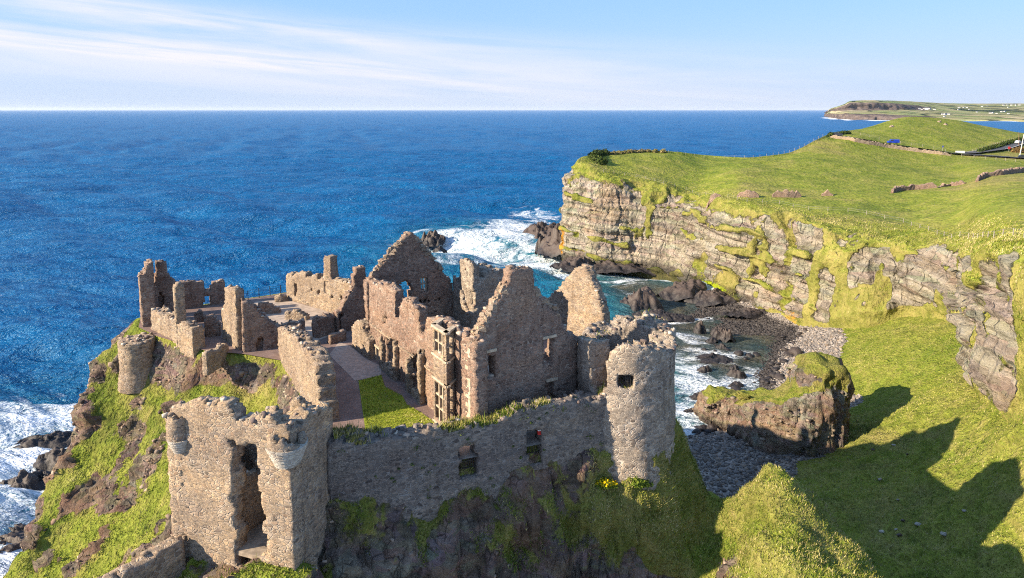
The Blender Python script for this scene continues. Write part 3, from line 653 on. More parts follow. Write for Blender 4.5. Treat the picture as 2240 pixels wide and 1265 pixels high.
def mat_sea():
    t = NT('sea_water'); co = t.coord('World')
    te = t.attr('teal'); sh = t.attr('shallow'); fo = t.attr('foam')
    n = t.noise(t.coord('World', (.6, 1.3, 1)), .03, 7, .7)
    deep = t.mix(t.sstep(.35, .65, n), (.0006, .052, .155), (.001, .085, .22))
    deep = t.mix(te, deep, t.mix(t.sstep(.3, .7, t.noise(co, .06, 4)), (.003, .10, .14), (.015, .135, .15)))
    shc = t.ramp(t.noise(co, .09, 5, .6), [(.35, (.035, .052, .05)), (.5, (.058, .06, .045)), (.65, (.085, .068, .04))])
    deep = t.mix(t.math('MULTIPLY', sh, 1.25, clamp=True), deep, shc)
    # foam: lacy web plus solid patches
    fv = t.mix(.22, t.coord('World', (1, 1, 0)), t.noise(co, .22, 5, .6, 0, 'Color'), 'ADD')
    lace = t.noise(t.coord('World', (1, 1, 0)), .55, 8, .72, 1.6)
    rid = t.math('SUBTRACT', 1, t.math('ABSOLUTE', t.math('MULTIPLY', t.math('SUBTRACT', lace, .5), 7)), clamp=True)
    patch = t.noise(t.coord('World', (.7, 1.2, 0), (0, 0, R(20))), .13, 7, .68, .8)
    fac = t.math('ADD', fo, t.math('MULTIPLY', t.math('SUBTRACT', patch, .5), 1.9))
    solid = t.sstep(.66, .95, fac); web = t.math('MULTIPLY', t.sstep(.28, .62, fac), rid)
    fm = t.math('MAXIMUM', solid, t.math('MULTIPLY', web, .85))
    # scattered whitecaps offshore
    cap = t.noise(t.coord('World', (.35, 1, 0), (0, 0, R(-20))), .22, 5, .55); capm = t.noise(co, .025, 3)
    caps = t.math('MULTIPLY', t.sstep(.735, .79, cap), t.sstep(.45, .6, capm))
    fm = t.math('MAXIMUM', fm, t.math('MULTIPLY', caps, .5))
    c = t.mix(fm, deep, (.80, .83, .86))
    b1 = t.noise(t.coord('World', (.6, 1.1, 1), (0, 0, R(22))), .55, 5, .62, .3); b2 = t.noise(t.coord('World', (.6, 1.15, 1), (0, 0, R(15))), .13, 5, .65, .3)
    b3 = t.noise(t.coord('World', (.7, 1.1, 1), (0, 0, R(20))), .03, 5, .68, .2)
    nb = t.bump(b1, 1.0, 1.2, t.bump(b2, 1.0, 4.0, t.bump(b3, .2, 6)))
    df = t.node('ShaderNodeBsdfDiffuse'); t.link(c, df.inputs[0]); t.link(nb, df.inputs['Normal'])
    gl = t.node('ShaderNodeBsdfGlossy'); gl.inputs['Roughness'].default_value = .19; gl.inputs[0].default_value = (.5, .8, 1, 1); t.link(nb, gl.inputs['Normal'])
    fr = t.node('ShaderNodeFresnel'); fr.inputs['IOR'].default_value = 1.33; t.link(nb, fr.inputs['Normal'])
    ff = t.math('MULTIPLY', t.math('MINIMUM', fr.outputs[0], .5), t.math('SUBTRACT', 1, fm))
    ms = t.node('ShaderNodeMixShader'); t.link(ff, ms.inputs[0]); t.link(df.outputs[0], ms.inputs[1]); t.link(gl.outputs[0], ms.inputs[2]); t.link(ms.outputs[0], t.out.inputs[0])
    return t.m
M['sea'] = mat_sea()
sea = mesh_obj('sea', sV, grid_faces(*X.shape), M['sea'], smooth_sh=True, attrs=dict(foam=fo, shallow=shal, teal=teal))
sea['kind'] = 'structure'
# ------------------------------------------------------------------ ruined masonry: solid rubble walls with ragged tops, openings and thickness
class Plane:
    """vertical wall face from a to b (plan points); pixel -> (distance along, height)"""
    def __init__(s, a, b):
        s.a = np.array(a[:2], float); s.b = np.array(b[:2], float); e = s.b - s.a; s.L = np.linalg.norm(e); s.u = e / s.L; s.n = np.array([-s.u[1], s.u[0]])
    def sz(s, px, py):
        r = ray(px, py); t = (s.a @ s.n) / (r[:2] @ s.n); return np.array([(r[:2] * t - s.a) @ s.u, CAMH + r[2] * t])
    def at(s, d, t=0, z=None):
        p = s.a + s.u * d + s.n * t; return p if z is None else np.array([p[0], p[1], z])
    def off(s, t): return Plane(s.a + s.n * t, s.b + s.n * t)
_wseed = [100]
def vox(name, path, thick, top, mat, parent, z0=28.0, cell=.25, rag=.3, holes=(), niches=(), closed=False, t0=0.0, warp=None, bottom=None, jit=.2, sm=.16, zmax=None, rough=.05):
    """path: plan polyline; body from t0 to t0+thick on its left side; top(s,t)->z or list of (s,z)"""
    _wseed[0] += 7; sd = _wseed[0]
    path = np.asarray(path, float)
    seg = np.linalg.norm(np.diff(path, axis=0), axis=1); cum = np.concatenate([[0], np.cumsum(seg)]); Ls = cum[-1]
    ns = max(2, int(round(Ls / cell))); nt_ = max(2, int(round(thick / (cell * 1.3))))
    if not callable(top):
        tp = np.array(top, float); o_ = np.argsort(tp[:, 0], kind='stable'); tp = tp[o_]
        zmax = tp[:, 1].max() + rag if zmax is None else zmax
        topf = lambda s, t: np.interp(s, tp[:, 0], tp[:, 1])
        smin, smax = tp[0, 0], tp[-1, 0]
    else: topf = top; smin, smax = 0, Ls
    nz = max(2, int(math.ceil((zmax - z0) / cell)))
    sl = np.linspace(0, Ls, ns + 1); zl = z0 + np.arange(nz + 1) * cell; tl = t0 + np.linspace(0, thick, nt_ + 1)
    sc, tc_, zc = np.meshgrid((sl[1:] + sl[:-1]) / 2, (tl[1:] + tl[:-1]) / 2, (zl[1:] + zl[:-1]) / 2, indexing='ij')
    P = np.stack([sc * 1.1, tc_ * .8 + sd, np.zeros_like(sc)], -1)
    tz = topf(sc, tc_) + rag * (vnoise(P, sd) * .8 + vnoise(P * 2.7, sd + 1) * .6)
    Mk = zc < tz
    if bottom is not None:
        bp = np.array(bottom, float); Mk &= zc > np.interp(sc, bp[:, 0], bp[:, 1])
    Q3 = np.stack([sc * 1.3, tc_ * .7, zc * 1.3 + sd], -1); hn1 = vnoise(Q3, sd + 3); hn2 = vnoise(Q3 + 50, sd + 4)
    for hp_ in holes:
        poly, rg = hp_ if isinstance(hp_, tuple) else (hp_, .12)
        q = np.stack([sc + rg * 1.3 * hn1, zc + rg * hn2], -1).reshape(-1, 2)
        Mk &= (sdf_poly(q, poly) > 0).reshape(Mk.shape)
    for poly, dep in niches:
        q = np.stack([sc, zc], -1).reshape(-1, 2)
        Mk &= ~((sdf_poly(q, poly) < 0).reshape(Mk.shape) & (tc_ - t0 < dep))
    st = np.stack([np.interp(sl, cum, path[:, k]) for k in (0, 1)], 1)
    tg = np.gradient(st, axis=0)
    if closed: tg[0] = tg[-1] = st[1] - st[-2]
    tg /= np.linalg.norm(tg, axis=1)[:, None]; nm = np.stack([-tg[:, 1], tg[:, 0]], 1)
    XY = st[:, None] + nm[:, None] * tl[None, :, None]
    L3 = np.zeros((ns + 1, nt_ + 1, nz + 1, 3)); L3[..., :2] = XY[:, :, None]; L3[..., 2] = zl
    pm = np.pad(Mk, 1)
    if closed: pm[0, 1:-1, 1:-1] = Mk[-1]; pm[-1, 1:-1, 1:-1] = Mk[0]
    c = pm[1:-1, 1:-1, 1:-1]
    idx = np.arange(L3[..., 0].size).reshape(L3.shape[:3])
    if closed: idx[-1] = idx[0]
    F = []
    def q(m, di, a, b):
        i, k, j = np.nonzero(m); i = i + di[0]; k = k + di[1]; j = j + di[2]; a = np.array(a); b = np.array(b)
        F.append(np.stack([idx[i, k, j], idx[i + a[0], k + a[1], j + a[2]], idx[i + a[0] + b[0], k + a[1] + b[1], j + a[2] + b[2]], idx[i + b[0], k + b[1], j + b[2]]], 1))
    S, T, Z = (1, 0, 0), (0, 1, 0), (0, 0, 1)
    q(c & ~pm[2:, 1:-1, 1:-1], S, T, Z); q(c & ~pm[:-2, 1:-1, 1:-1], (0, 0, 0), Z, T)
    q(c & ~pm[1:-1, 2:, 1:-1], T, Z, S); q(c & ~pm[1:-1, :-2, 1:-1], (0, 0, 0), S, Z)
    q(c & ~pm[1:-1, 1:-1, 2:], Z, S, T)
    q(c & ~pm[1:-1, 1:-1, :-2] & (zc > z0 + cell), (0, 0, 0), T, S)
    F = np.concatenate(F); u, inv = np.unique(F, return_inverse=True); F = inv.reshape(-1, 4); V = L3.reshape(-1, 3)[u]
    E = np.concatenate([F[:, [0, 1]], F[:, [1, 2]], F[:, [2, 3]], F[:, [3, 0]]]); E.sort(axis=1); E = np.unique(E, axis=0)
    for _ in range(1):
        acc = np.zeros_like(V); n = np.zeros(len(V))
        for a, b in ((0, 1), (1, 0)): np.add.at(acc, E[:, a], V[E[:, b]]); np.add.at(n, E[:, a], 1)
        V = V + sm * (acc / n[:, None] - V)
    V = V + rng.uniform(-jit, jit, V.shape) * cell
    nn = np.zeros_like(V); fa = np.cross(V[F[:, 2]] - V[F[:, 0]], V[F[:, 3]] - V[F[:, 1]])
    for k in range(4): np.add.at(nn, F[:, k], fa)
    nn /= np.linalg.norm(nn, axis=1)[:, None] + 1e-9
    V = V + nn * (rough * (fbm(V * 1.7, 2, sd + 9)) + rough * 1.6 * fbm(V * .35, 2, sd + 10))[:, None]
    if warp is not None: V = warp(V)
    return mesh_obj(name, V, F, mat, parent)
def wall(name, pl, top_px, mat, parent, thick=1.0, z0=28.6, holes=(), niches=(), rag=.22, pad=(0, 0), **k):
    """wall whose front face is plane pl; outline and openings given as points seen on that face"""
    tp = [pl.sz(*p) for p in top_px]
    s0, s1 = tp[0][0] - pad[0], tp[-1][0] + pad[1]
    path = [pl.at(s0), pl.at(s1)]
    tops = [(p[0] - s0, p[1]) for p in tp]
    for i in range(1, len(tops)):
        if tops[i][0] <= tops[i - 1][0]: tops[i] = (tops[i - 1][0] + 1e-3, tops[i][1])
    def hp_(h):
        rg = .1
        if isinstance(h, tuple) and not hasattr(h[1], '__len__'): h, rg = h
        return (np.array([pl.sz(*p) - np.array([s0, 0]) for p in h]), rg)
    hs = [hp_(h) for h in holes]; nis = [(hp_(h)[0], d) for h, d in niches]
    o = vox(name, path, thick, tops, mat, parent, z0=z0, rag=rag, holes=hs, niches=nis, **k)
    return o
def rect(x0, y0, x1, y1): return [(x0, y0), (x1, y0), (x1, y1), (x0, y1)]
d_f = ray(210, 240)[:2]; d_f /= np.linalg.norm(d_f)      # along the long sides of the great house, away from the camera
d_g = np.array([-d_f[1] * -1, -d_f[0]]); d_g = np.array([d_f[1], -d_f[0]])   # along its gables, to the right

# ================================================================== great house
O = np.array([-3.06, 46.8]); LEN, WID = 21.6, 9.9
Fc = O + d_f * LEN
manor = thing('manor_house', 'roofless brown stone great house with two tall gables and a bay window', 'ruined house', (*(O + d_f * 10 + d_g * 5), ZC))
PF = Plane(Fc, O); PG = Plane(O, O + d_g * WID); PB = Plane(Fc, Fc + d_g * WID)
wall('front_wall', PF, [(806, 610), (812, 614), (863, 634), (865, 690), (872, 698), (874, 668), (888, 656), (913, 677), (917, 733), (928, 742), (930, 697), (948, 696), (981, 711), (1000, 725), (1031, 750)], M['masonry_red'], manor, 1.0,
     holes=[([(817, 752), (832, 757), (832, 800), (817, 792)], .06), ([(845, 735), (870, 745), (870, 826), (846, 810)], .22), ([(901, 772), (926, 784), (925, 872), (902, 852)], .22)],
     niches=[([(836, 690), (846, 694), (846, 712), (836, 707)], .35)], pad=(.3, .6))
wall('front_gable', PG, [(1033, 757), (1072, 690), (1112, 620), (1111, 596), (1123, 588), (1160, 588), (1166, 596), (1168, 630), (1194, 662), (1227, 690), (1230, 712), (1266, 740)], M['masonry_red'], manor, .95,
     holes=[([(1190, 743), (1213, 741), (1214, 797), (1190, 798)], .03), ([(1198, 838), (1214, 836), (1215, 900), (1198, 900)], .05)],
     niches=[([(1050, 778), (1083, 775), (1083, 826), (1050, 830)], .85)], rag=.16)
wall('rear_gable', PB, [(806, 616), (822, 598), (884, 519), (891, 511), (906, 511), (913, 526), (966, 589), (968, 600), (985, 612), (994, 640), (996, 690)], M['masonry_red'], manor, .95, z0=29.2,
     holes=[([(878, 622), (884, 612), (893, 612), (899, 622), (898, 655), (877, 655)], .16), ([(920, 608), (935, 609), (934, 636), (920, 637)], .0)],
     niches=[(rect(905 + 11 * k, 658 - k, 909 + 11 * k, 664 - k), .5) for k in range(6)], rag=.16, pad=(.2, 0))
# cross of pale stone in the upper window of the rear gable
mb = MB(); pbx = PB.off(.35)
w0, w1 = PB.sz(920, 609), PB.sz(934.5, 637)
for f in (0.02, .5, .98):
    s_ = w0[0] + (w1[0] - w0[0]) * f; mb.box((*pbx.at(s_), (w0[1] + w1[1]) / 2), (.14, .2, w0[1] - w1[1]), math.atan2(d_g[1], d_g[0]))
for f in (.03, .5, .97):
    z_ = w0[1] + (w1[1] - w0[1]) * f; mb.box((*PB.off(.4).at((w0[0] + w1[0]) / 2), z_), (w1[0] - w0[0], .16, .13), math.atan2(d_g[1], d_g[0]))
mb.build('window_frame', M['sandstone'], manor)
# rear long wall: what is left of it, with a square stair turret
def rear(s): return O + d_g * (WID - .6) + d_f * s
pt = Plane(rear(17.2), rear(17.2) + d_g * 4)
wall('stair_turret', pt, [(1034, 577), (1046, 578), (1047, 610), (1056, 606), (1070, 592), (1104, 592), (1108, 600), (1110, 640)], M['masonry_grey'], manor, 2.9, z0=29.2, rag=.28,
     niches=[([(1034, 640), (1040, 640), (1040, 668), (1034, 668)], .7)])
pr = Plane(rear(15), rear(11.6))
vox('rear_wall', [rear(21.2), rear(17)], .95, [(0, 37.2), (1.5, 35.8), (3, 34.2), (4.2, 34.6)], M['masonry_grey'], manor, z0=29.2, rag=.4)
vox('rear_wall', [rear(12.5), rear(.3)], .9, [(0, 33.2), (3, 32.0), (7, 32.6), (10, 35.2), (12.2, 36.4)], M['masonry_red'], manor, z0=29.2, rag=.4)
# lintels
mb = MB(); rzg = math.atan2(d_g[1], d_g[0])
def lintel(pl, x0, x1, y, h=.2, out=.05):
    a = pl.sz(x0, y); b = pl.sz(x1, y); MBl = MB(); MBl.box((*pl.at((a[0] + b[0]) / 2, .14 - out), a[1]), (abs(b[0] - a[0]), .34, h), math.atan2(pl.u[1], pl.u[0]), 1, .015)
    return MBl.build('lintel', M['sandstone'], manor)
lintel(PG, 1045, 1086, 774); lintel(PG, 1188, 1217, 740); lintel(PG, 1195, 1219, 834)
# corner stones where front wall and gable meet
mb = MB(); z = 30.1; k = 0
while z < 37.6:
    hq = random.uniform(.3, .42); l1, l2 = ((.85, .4) if k % 2 else (.4, .85))
    l1 *= random.uniform(.85, 1.15); l2 *= random.uniform(.85, 1.15)
    c1 = PF.at(PF.L + .02 - l1 / 2, .12); mb.box((*c1, z + hq / 2), (l1, .36, hq - .03), math.atan2(PF.u[1], PF.u[0]), 1, .012)
    c2 = PG.at(l2 / 2 - .02, .12); mb.box((*c2, z + hq / 2), (l2, .36, hq - .028), rzg, 1, .012)
    z += hq; k += 1
mb.build('quoins', M['sandstone'], manor)
# rough stones standing along the gable slopes
def coping(pl, pts, name='coping'):
    mb = MB(); sz_ = [pl.sz(*p) for p in pts]
    for a, b in zip(sz_[:-1], sz_[1:]):
        n = int(np.linalg.norm(b - a) / .42)
        for i in range(n):
            q = a + (b - a) * (i + .5) / n
            for t_ in (.2, .62):
                if t_ > .5 and random.random() < .2: continue
                mb.box((*pl.at(q[0] + random.uniform(-.08, .08), t_ + random.uniform(-.08, .08)), q[1] + random.uniform(-.16, .12)), (random.uniform(.45, .8), random.uniform(.3, .6), random.uniform(.15, .5)), rzg + random.uniform(-.5, .5), random.uniform(.5, .95), .1)
    return mb.build(name, M['masonry_tan'], manor)
coping(PG, [(1033, 757), (1072, 690), (1112, 620)]); coping(PG, [(1168, 630), (1194, 662), (1226, 688)])
coping(PB, [(812, 612), (884, 520)]); coping(PB, [(910, 520), (966, 588)])
# bay window: two storeys of stone lights on a canted projection
sA, sB, sC = PF.off(-1.15).sz(948, 850)[0], PF.off(-1.15).sz(977.5, 850)[0], PF.sz(995.5, 850)[0]
PO = PF.off(-1.15)
pa, pb_, pc = PO.at(sA), PO.at(sB), PF.at(sC + .0)
pl0 = PF.at(sA - .9)
p1 = Plane(pa, pb_); p2 = Plane(pb_, pc)
l0 = np.linalg.norm(pa - pl0)
ztop = p1.sz(953, 716)[1]
def seg_rect(p, off_, x0, y0, x1, y1, inset=0):
    a = p.sz(x0, y0); b = p.sz(x1, y1); return a[0] + off_, b[0] + off_, a[1], b[1]
u1 = p1.sz(954.5, 726); u1b = p1.sz(975, 786); lo1 = p1.sz(951.5, 836); lo1b = p1.sz(973, 928)
zt1, zb1 = p1.sz(965, 731)[1], p1.sz(965, 778)[1]; zt2, zb2 = p1.sz(962, 842)[1], p1.sz(962, 923)[1]
wf0, wf1 = .22, p1.L - .18; wa0, wa1 = .16, p2.L - .2
bayhole = []
for z_a, z_b in ((zt1, zb1), (zt2, zb2)):
    bayhole.append((np.array([(l0 + wf0, z_b), (l0 + wf1, z_b), (l0 + wf1, z_a), (l0 + wf0, z_a)]), 0))
    bayhole.append((np.array([(l0 + p1.L + wa0, z_b), (l0 + p1.L + wa1, z_b), (l0 + p1.L + wa1, z_a), (l0 + p1.L + wa0, z_a)]), 0))
bay = vox('bay_window', [pl0, pa, pb_, pc], .34, [(0, ztop), (l0 + p1.L + p2.L, ztop)], M['masonry_tan'], manor, z0=28.8, cell=.12, rag=.02, holes=bayhole, jit=.05, sm=.25, rough=.012)
def lights(pl, x0, x1, z_b, z_a, nv, nh):
    mb = MB(); rz = math.atan2(pl.u[1], pl.u[0])
    for i in range(nv + 2):
        if i in (0, nv + 1): continue
        mb.box((*pl.at(x0 + (x1 - x0) * i / (nv + 1), .16), (z_a + z_b) / 2), (.13, .2, z_a - z_b + .06), rz)
    for j in range(nh):
        if nv == 0: mb = MB()
        z_ = z_b + (z_a - z_b) * (j + 1) / (nh + 1); mb.box((*pl.at((x0 + x1) / 2, .17), z_), (x1 - x0 + .06, .16, .13), rz)
        if nv == 0: mb.build('transom', M['sandstone'], bay)
    if nv: mb.build('mullions', M['sandstone'], bay)
for z_a, z_b, nh in ((zt1, zb1, 1), (zt2, zb2, 2)):
    lights(p1, wf0, wf1, z_b, z_a, 2, nh); lights(p2, wa0, wa1, z_b, z_a, 0, nh)
for z_ in (ztop + .02, zb1 - .25, zt2 + .3, zb2 - .22):
    mb = MB()                               # moulded string courses round the bay
    for p in (Plane(pl0, pa), p1, p2): mb.box((*p.at(p.L / 2, .1), z_), (p.L + .16, .42, .16), math.atan2(p.u[1], p.u[0]))
    mb.build('string_course', M['sandstone'], manor)
a_ = PF.sz(812, 708)[0]; b_ = sA - .9; zs_ = PF.sz(812, 708)[1]
for i in range(9):
    if i in (3, 6): continue
    x0 = a_ + (b_ - a_) * i / 9; x1 = a_ + (b_ - a_) * (i + 1) / 9
    mb = MB(); mb.box((*PF.at((x0 + x1) / 2, -.02), zs_), (x1 - x0 - .03, .2, .16), math.atan2(PF.u[1], PF.u[0]), 1, .015); mb.build('string_course', M['masonry_tan'], manor)
# door frame of the far doorway, and broken projecting window jambs
mb = MB(); q0, q1 = PF.sz(817, 752), PF.sz(832, 798)
for s_ in (q0[0], (q0[0] + q1[0]) / 2, q1[0]): mb.box((*PF.at(s_, .05), (q0[1] + q1[1]) / 2), (.16, .3, q0[1] - q1[1]), math.atan2(PF.u[1], PF.u[0]))
mb.box((*PF.at((q0[0] + q1[0]) / 2, .03), q0[1] + .05), (q1[0] - q0[0] + .3, .34, .18), math.atan2(PF.u[1], PF.u[0])); mb.build('door_frame', M['sandstone'], manor)
for x0, x1, zt_ in ((840, 845, 32.9), (870, 874, 34.6), (897, 902, 33.6), (925, 929, 34.8), (845, 870, 30.9), (902, 925, 30.8)):
    s0, s1 = PF.sz(x0, 800)[0], PF.sz(x1, 800)[0]
    vox('broken_jamb', [PF.at(s0, -.5), PF.at(s1, -.5)], .6, [(0, zt_ - .5), ((s1 - s0) / 2, zt_), (s1 - s0, zt_ - .8)], M['masonry_tan'], manor, z0=29.2, rag=.7, cell=.2)

# ================================================================== walls of the other ruins
def ruin(name, label, cat, pl, top_px, mat='masonry_red', thick=1.0, part='wall', z0=28.6, loc=None, **k):
    t = thing(name, label, cat, (*(pl.at(pl.L / 2, thick / 2)), ZC)); wall(part, pl, top_px, M[mat], t, thick, z0, **k); return t
nb = Plane(O + d_g * 13.4 + d_f * 23.2, O + d_g * 13.4 + d_f * 13.0)
nb = Plane(np.array([9.6, 64.0]) + d_f * 10.5, np.array([9.6, 64.0]))
ruin('ruined_gable', 'lone sunlit triangular gable standing behind the round tower', 'ruined gable', nb, [(1196, 655), (1214, 640), (1236, 612), (1258, 590), (1270, 582), (1279, 583), (1291, 612), (1305, 645), (1316, 684), (1319, 720)], 'masonry_tan', 1.0, 'gable_wall', z0=27,
     niches=[([(1256, 648), (1260, 648), (1260, 654), (1256, 654)], .5)], pad=(.4, .4))
wc = Plane(at_z(612, 792, 29.4), at_z(669, 897, 29.0))
ruin('west_wall', 'sunlit crumbling wall with a rounded near end between grass bank and paved court', 'wall', wc, [(607, 718), (622, 724), (640, 742), (644, 738), (655, 758), (660, 752), (668, 776), (674, 768), (684, 792), (690, 800), (694, 835), (697, 880)], 'masonry_tan', 1.5, z0=27.0, rag=.28, pad=(.3, .5))
cw_ = Plane(at_z(530, 789, 29.2), at_z(612, 773, 29.4))
ruin('cross_wall', 'broad shaded wall sloping down to the right with a bright narrow end', 'wall', cw_, [(527, 660), (553, 666), (571, 689), (600, 710), (618, 722)], 'masonry_red', 1.7, z0=27.6, niches=[([(563, 742), (577, 740), (577, 778), (560, 780)], .8)])
b2 = Plane(at_z(738, 729, 30), at_z(738, 729, 30)[:2] + d_g * 6.5)
ruin('chimney_gable', 'dark gable with a stubby square chimney beside the great house', 'ruined gable', b2, [(737, 690), (745, 683), (760, 650), (774, 625), (776, 589), (801, 587), (804, 606), (812, 614), (826, 640)], 'masonry_red', 1.0, z0=29.2, holes=[([(741, 690), (748, 686), (748, 724), (742, 726)], .08)])
n1_ = Plane(at_z(626, 655, 30), at_z(768, 697, 30))
nw = ruin('north_wall', 'long sunlit wall with merlons and slit openings facing the far court', 'wall', n1_, [(625, 600), (634, 597), (640, 606), (648, 598), (660, 596), (668, 599), (670, 610), (680, 604), (694, 602), (696, 613), (710, 606), (740, 612), (772, 628), (790, 645)], 'masonry_tan', 1.1, z0=29.2, cell=.22, rag=.14,
     holes=[(rect(643, 620, 649, 648), .03), (rect(709, 616, 718, 641), .03), (rect(694, 635, 699, 644), .03)], niches=[(rect(680, 632, 684, 638), .5), (rect(725, 646, 729, 652), .5), (rect(744, 648, 750, 656), .5)])
cs_ = n1_.sz(707, 600)[0]; ct_ = n1_.sz(712, 560)[1]
vox('chimney', [n1_.at(cs_, .1), n1_.at(cs_ + 1.35, .1)], 1.15, [(0, ct_ - .1), (1.35, ct_)], M['masonry_tan'], nw, z0=32, cell=.22, rag=.1)
ruin('tower_fragment', 'tall stepped remnant at the far left edge above the round bastion', 'ruined tower', Plane(at_z(307, 718, 30), at_z(307, 718, 30)[:2] + d_g * 2), [(303, 604), (316, 602), (317, 578), (332, 575), (336, 600)], 'masonry_red', 2.4, z0=27.5, rag=.2)
l2 = Plane(at_z(334, 700, 30), at_z(334, 700, 30)[:2] + d_g * 4)
ruin('hearth_gable', 'dark gable with a narrow chimney shaft beside the stepped tower remnant', 'ruined gable', l2, [(332, 622), (339, 600), (340, 573), (364, 573), (366, 598), (388, 622)], 'masonry_red', 1.1, z0=28.5, rag=.12, niches=[([(345, 650), (352, 640), (360, 650), (362, 700), (344, 700)], .8)])
l3 = Plane(at_z(385, 680, 30), at_z(385, 680, 30)[:2] + d_g * 9)
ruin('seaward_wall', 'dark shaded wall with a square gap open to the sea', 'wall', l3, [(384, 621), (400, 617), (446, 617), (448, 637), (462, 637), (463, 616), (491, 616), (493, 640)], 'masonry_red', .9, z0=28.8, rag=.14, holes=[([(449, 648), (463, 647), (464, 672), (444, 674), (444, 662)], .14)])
l4 = Plane(at_z(381, 756, 29.8), at_z(381, 756, 29.8)[:2] + d_g * 1.5)
ruin('wall_pier', 'upright pier with a rounded top rising from the sunlit outer wall', 'wall', l4, [(380, 630), (385, 621), (396, 621), (402, 634)], 'masonry_tan', 1.2, z0=28, rag=.05)
l5 = Plane(at_z(333, 731, 29.5), at_z(418, 781, 29.2))
ruin('outer_wall', 'broken sunlit outer wall on the grass lip below the round-topped pier', 'wall', l5, [(329, 680), (348, 683), (352, 692), (366, 689), (384, 707), (405, 709), (419, 718)], 'masonry_tan', 1.3, z0=27.4, rag=.25)
l6 = Plane(at_z(483, 738, 30), at_z(508, 765, 29.6))
ruin('jagged_wall', 'jagged wall stub with a bright edge left of the broad shaded wall', 'wall', l6, [(483, 684), (490, 664), (492, 631), (513, 632), (515, 668)], 'masonry_tan', 1.0, z0=28.4, rag=.3)
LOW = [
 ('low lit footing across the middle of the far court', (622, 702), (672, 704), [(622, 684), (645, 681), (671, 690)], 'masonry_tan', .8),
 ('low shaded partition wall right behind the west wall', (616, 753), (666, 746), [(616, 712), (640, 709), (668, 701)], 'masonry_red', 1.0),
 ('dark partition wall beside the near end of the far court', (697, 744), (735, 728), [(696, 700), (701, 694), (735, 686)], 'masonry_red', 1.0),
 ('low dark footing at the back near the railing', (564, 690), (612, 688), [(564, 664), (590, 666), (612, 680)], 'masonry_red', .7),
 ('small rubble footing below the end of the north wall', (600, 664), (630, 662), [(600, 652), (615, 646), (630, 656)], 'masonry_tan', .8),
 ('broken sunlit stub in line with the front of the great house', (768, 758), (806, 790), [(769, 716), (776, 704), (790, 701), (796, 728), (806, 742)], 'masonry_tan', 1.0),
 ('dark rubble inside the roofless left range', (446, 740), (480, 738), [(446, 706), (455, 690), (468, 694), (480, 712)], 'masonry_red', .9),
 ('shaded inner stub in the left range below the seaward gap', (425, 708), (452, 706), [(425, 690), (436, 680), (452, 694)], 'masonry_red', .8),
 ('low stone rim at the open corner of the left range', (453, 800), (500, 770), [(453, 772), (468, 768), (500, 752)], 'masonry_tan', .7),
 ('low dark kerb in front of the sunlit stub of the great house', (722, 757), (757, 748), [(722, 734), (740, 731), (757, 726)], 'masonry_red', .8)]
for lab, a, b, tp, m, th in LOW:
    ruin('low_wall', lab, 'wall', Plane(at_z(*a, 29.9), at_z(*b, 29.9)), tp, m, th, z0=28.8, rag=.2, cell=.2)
# round bastion on the left corner
bc = at_z(298, 738, 30.2); 
def ring(c, r, a0=0, a1=360, n=64): return [(c[0] + r * math.cos(R(a)), c[1] + r * math.sin(R(a))) for a in np.linspace(a0, a1, n)]
def warpb(V):
    q = V[:, :2] - bc[:2]; k = 1 + .10 * smooth(27.0, 26.0, V[:, 2]) + .08 * smooth(26, 25, V[:, 2]); V[:, :2] = bc[:2] + q * k[:, None]; return V
t = thing('round_bastion', 'squat round turret clinging to the left corner of the rock', 'turret', (bc[0], bc[1], ZC))
vox('wall', ring(bc, 1.78), 1.7, lambda s, t_: 30.0 + 0 * s, M['masonry_tan'], t, z0=24.6, zmax=30.8, closed=True, rag=.14, cell=.2, warp=warpb, rough=.02)

# ================================================================== front curtain wall with two gateways
PCW = Plane((-12.05, 41.1), (8.1, 48.9))
curtain = thing('curtain_wall', 'long shaded front wall with two barred gateways and grass along its top', 'wall', (*PCW.at(10, .6), 29))
wall('wall', PCW, [(721, 958), (760, 962), (803, 967), (825, 968), (854, 955), (894, 952), (940, 945), (1000, 937), (1043, 934), (1080, 926), (1100, 919), (1140, 897), (1200, 880), (1271, 879), (1340, 873)], M['masonry_shaded'], curtain, 1.35, z0=24.4, rag=.3,
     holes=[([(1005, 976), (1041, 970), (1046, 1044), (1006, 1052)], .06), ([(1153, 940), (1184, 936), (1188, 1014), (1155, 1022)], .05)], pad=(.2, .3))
def gate(x0, x1, y0, y1, t_=.55):
    mb = MB(); a = PCW.sz(x0, y1); b = PCW.sz(x1, y0); g = PCW.off(t_)
    n = 11
    for i in range(n): q = a[0] + (b[0] - a[0]) * i / (n - 1); mb.tube((*g.at(q), a[1] - .2), (*g.at(q), b[1] + .12), .022, n=5)
    for z_ in (a[1], a[1] + .35 * (b[1] - a[1]), b[1] - .04): mb.bar((*g.at(a[0]), z_), (*g.at(b[0]), z_), .05)
    return mb.build('iron_gate', M['iron'], curtain)
gate(1005, 1047, 1011, 1045); gate(1154, 1189, 975, 1012)
mb = MB(); q = PCW.sz(1183, 946); mb.box((*PCW.at(q[0], .25), q[1] - .12), (.3, .2, .3), .36); o = mb.build('red_box', plain('red_paint', (.45, .02, .015)), None, loc=(*PCW.at(q[0], .25), q[1] - .27))
tag(o, 'small red box with a white cap high in the right gateway', 'box')
mb = MB(); mb.box((*PCW.at(q[0], .25), q[1] + .16), (.3, .2, .24), .36, .7); mb.build('white_cap', plain('white_paint', (.8, .8, .78)), o)

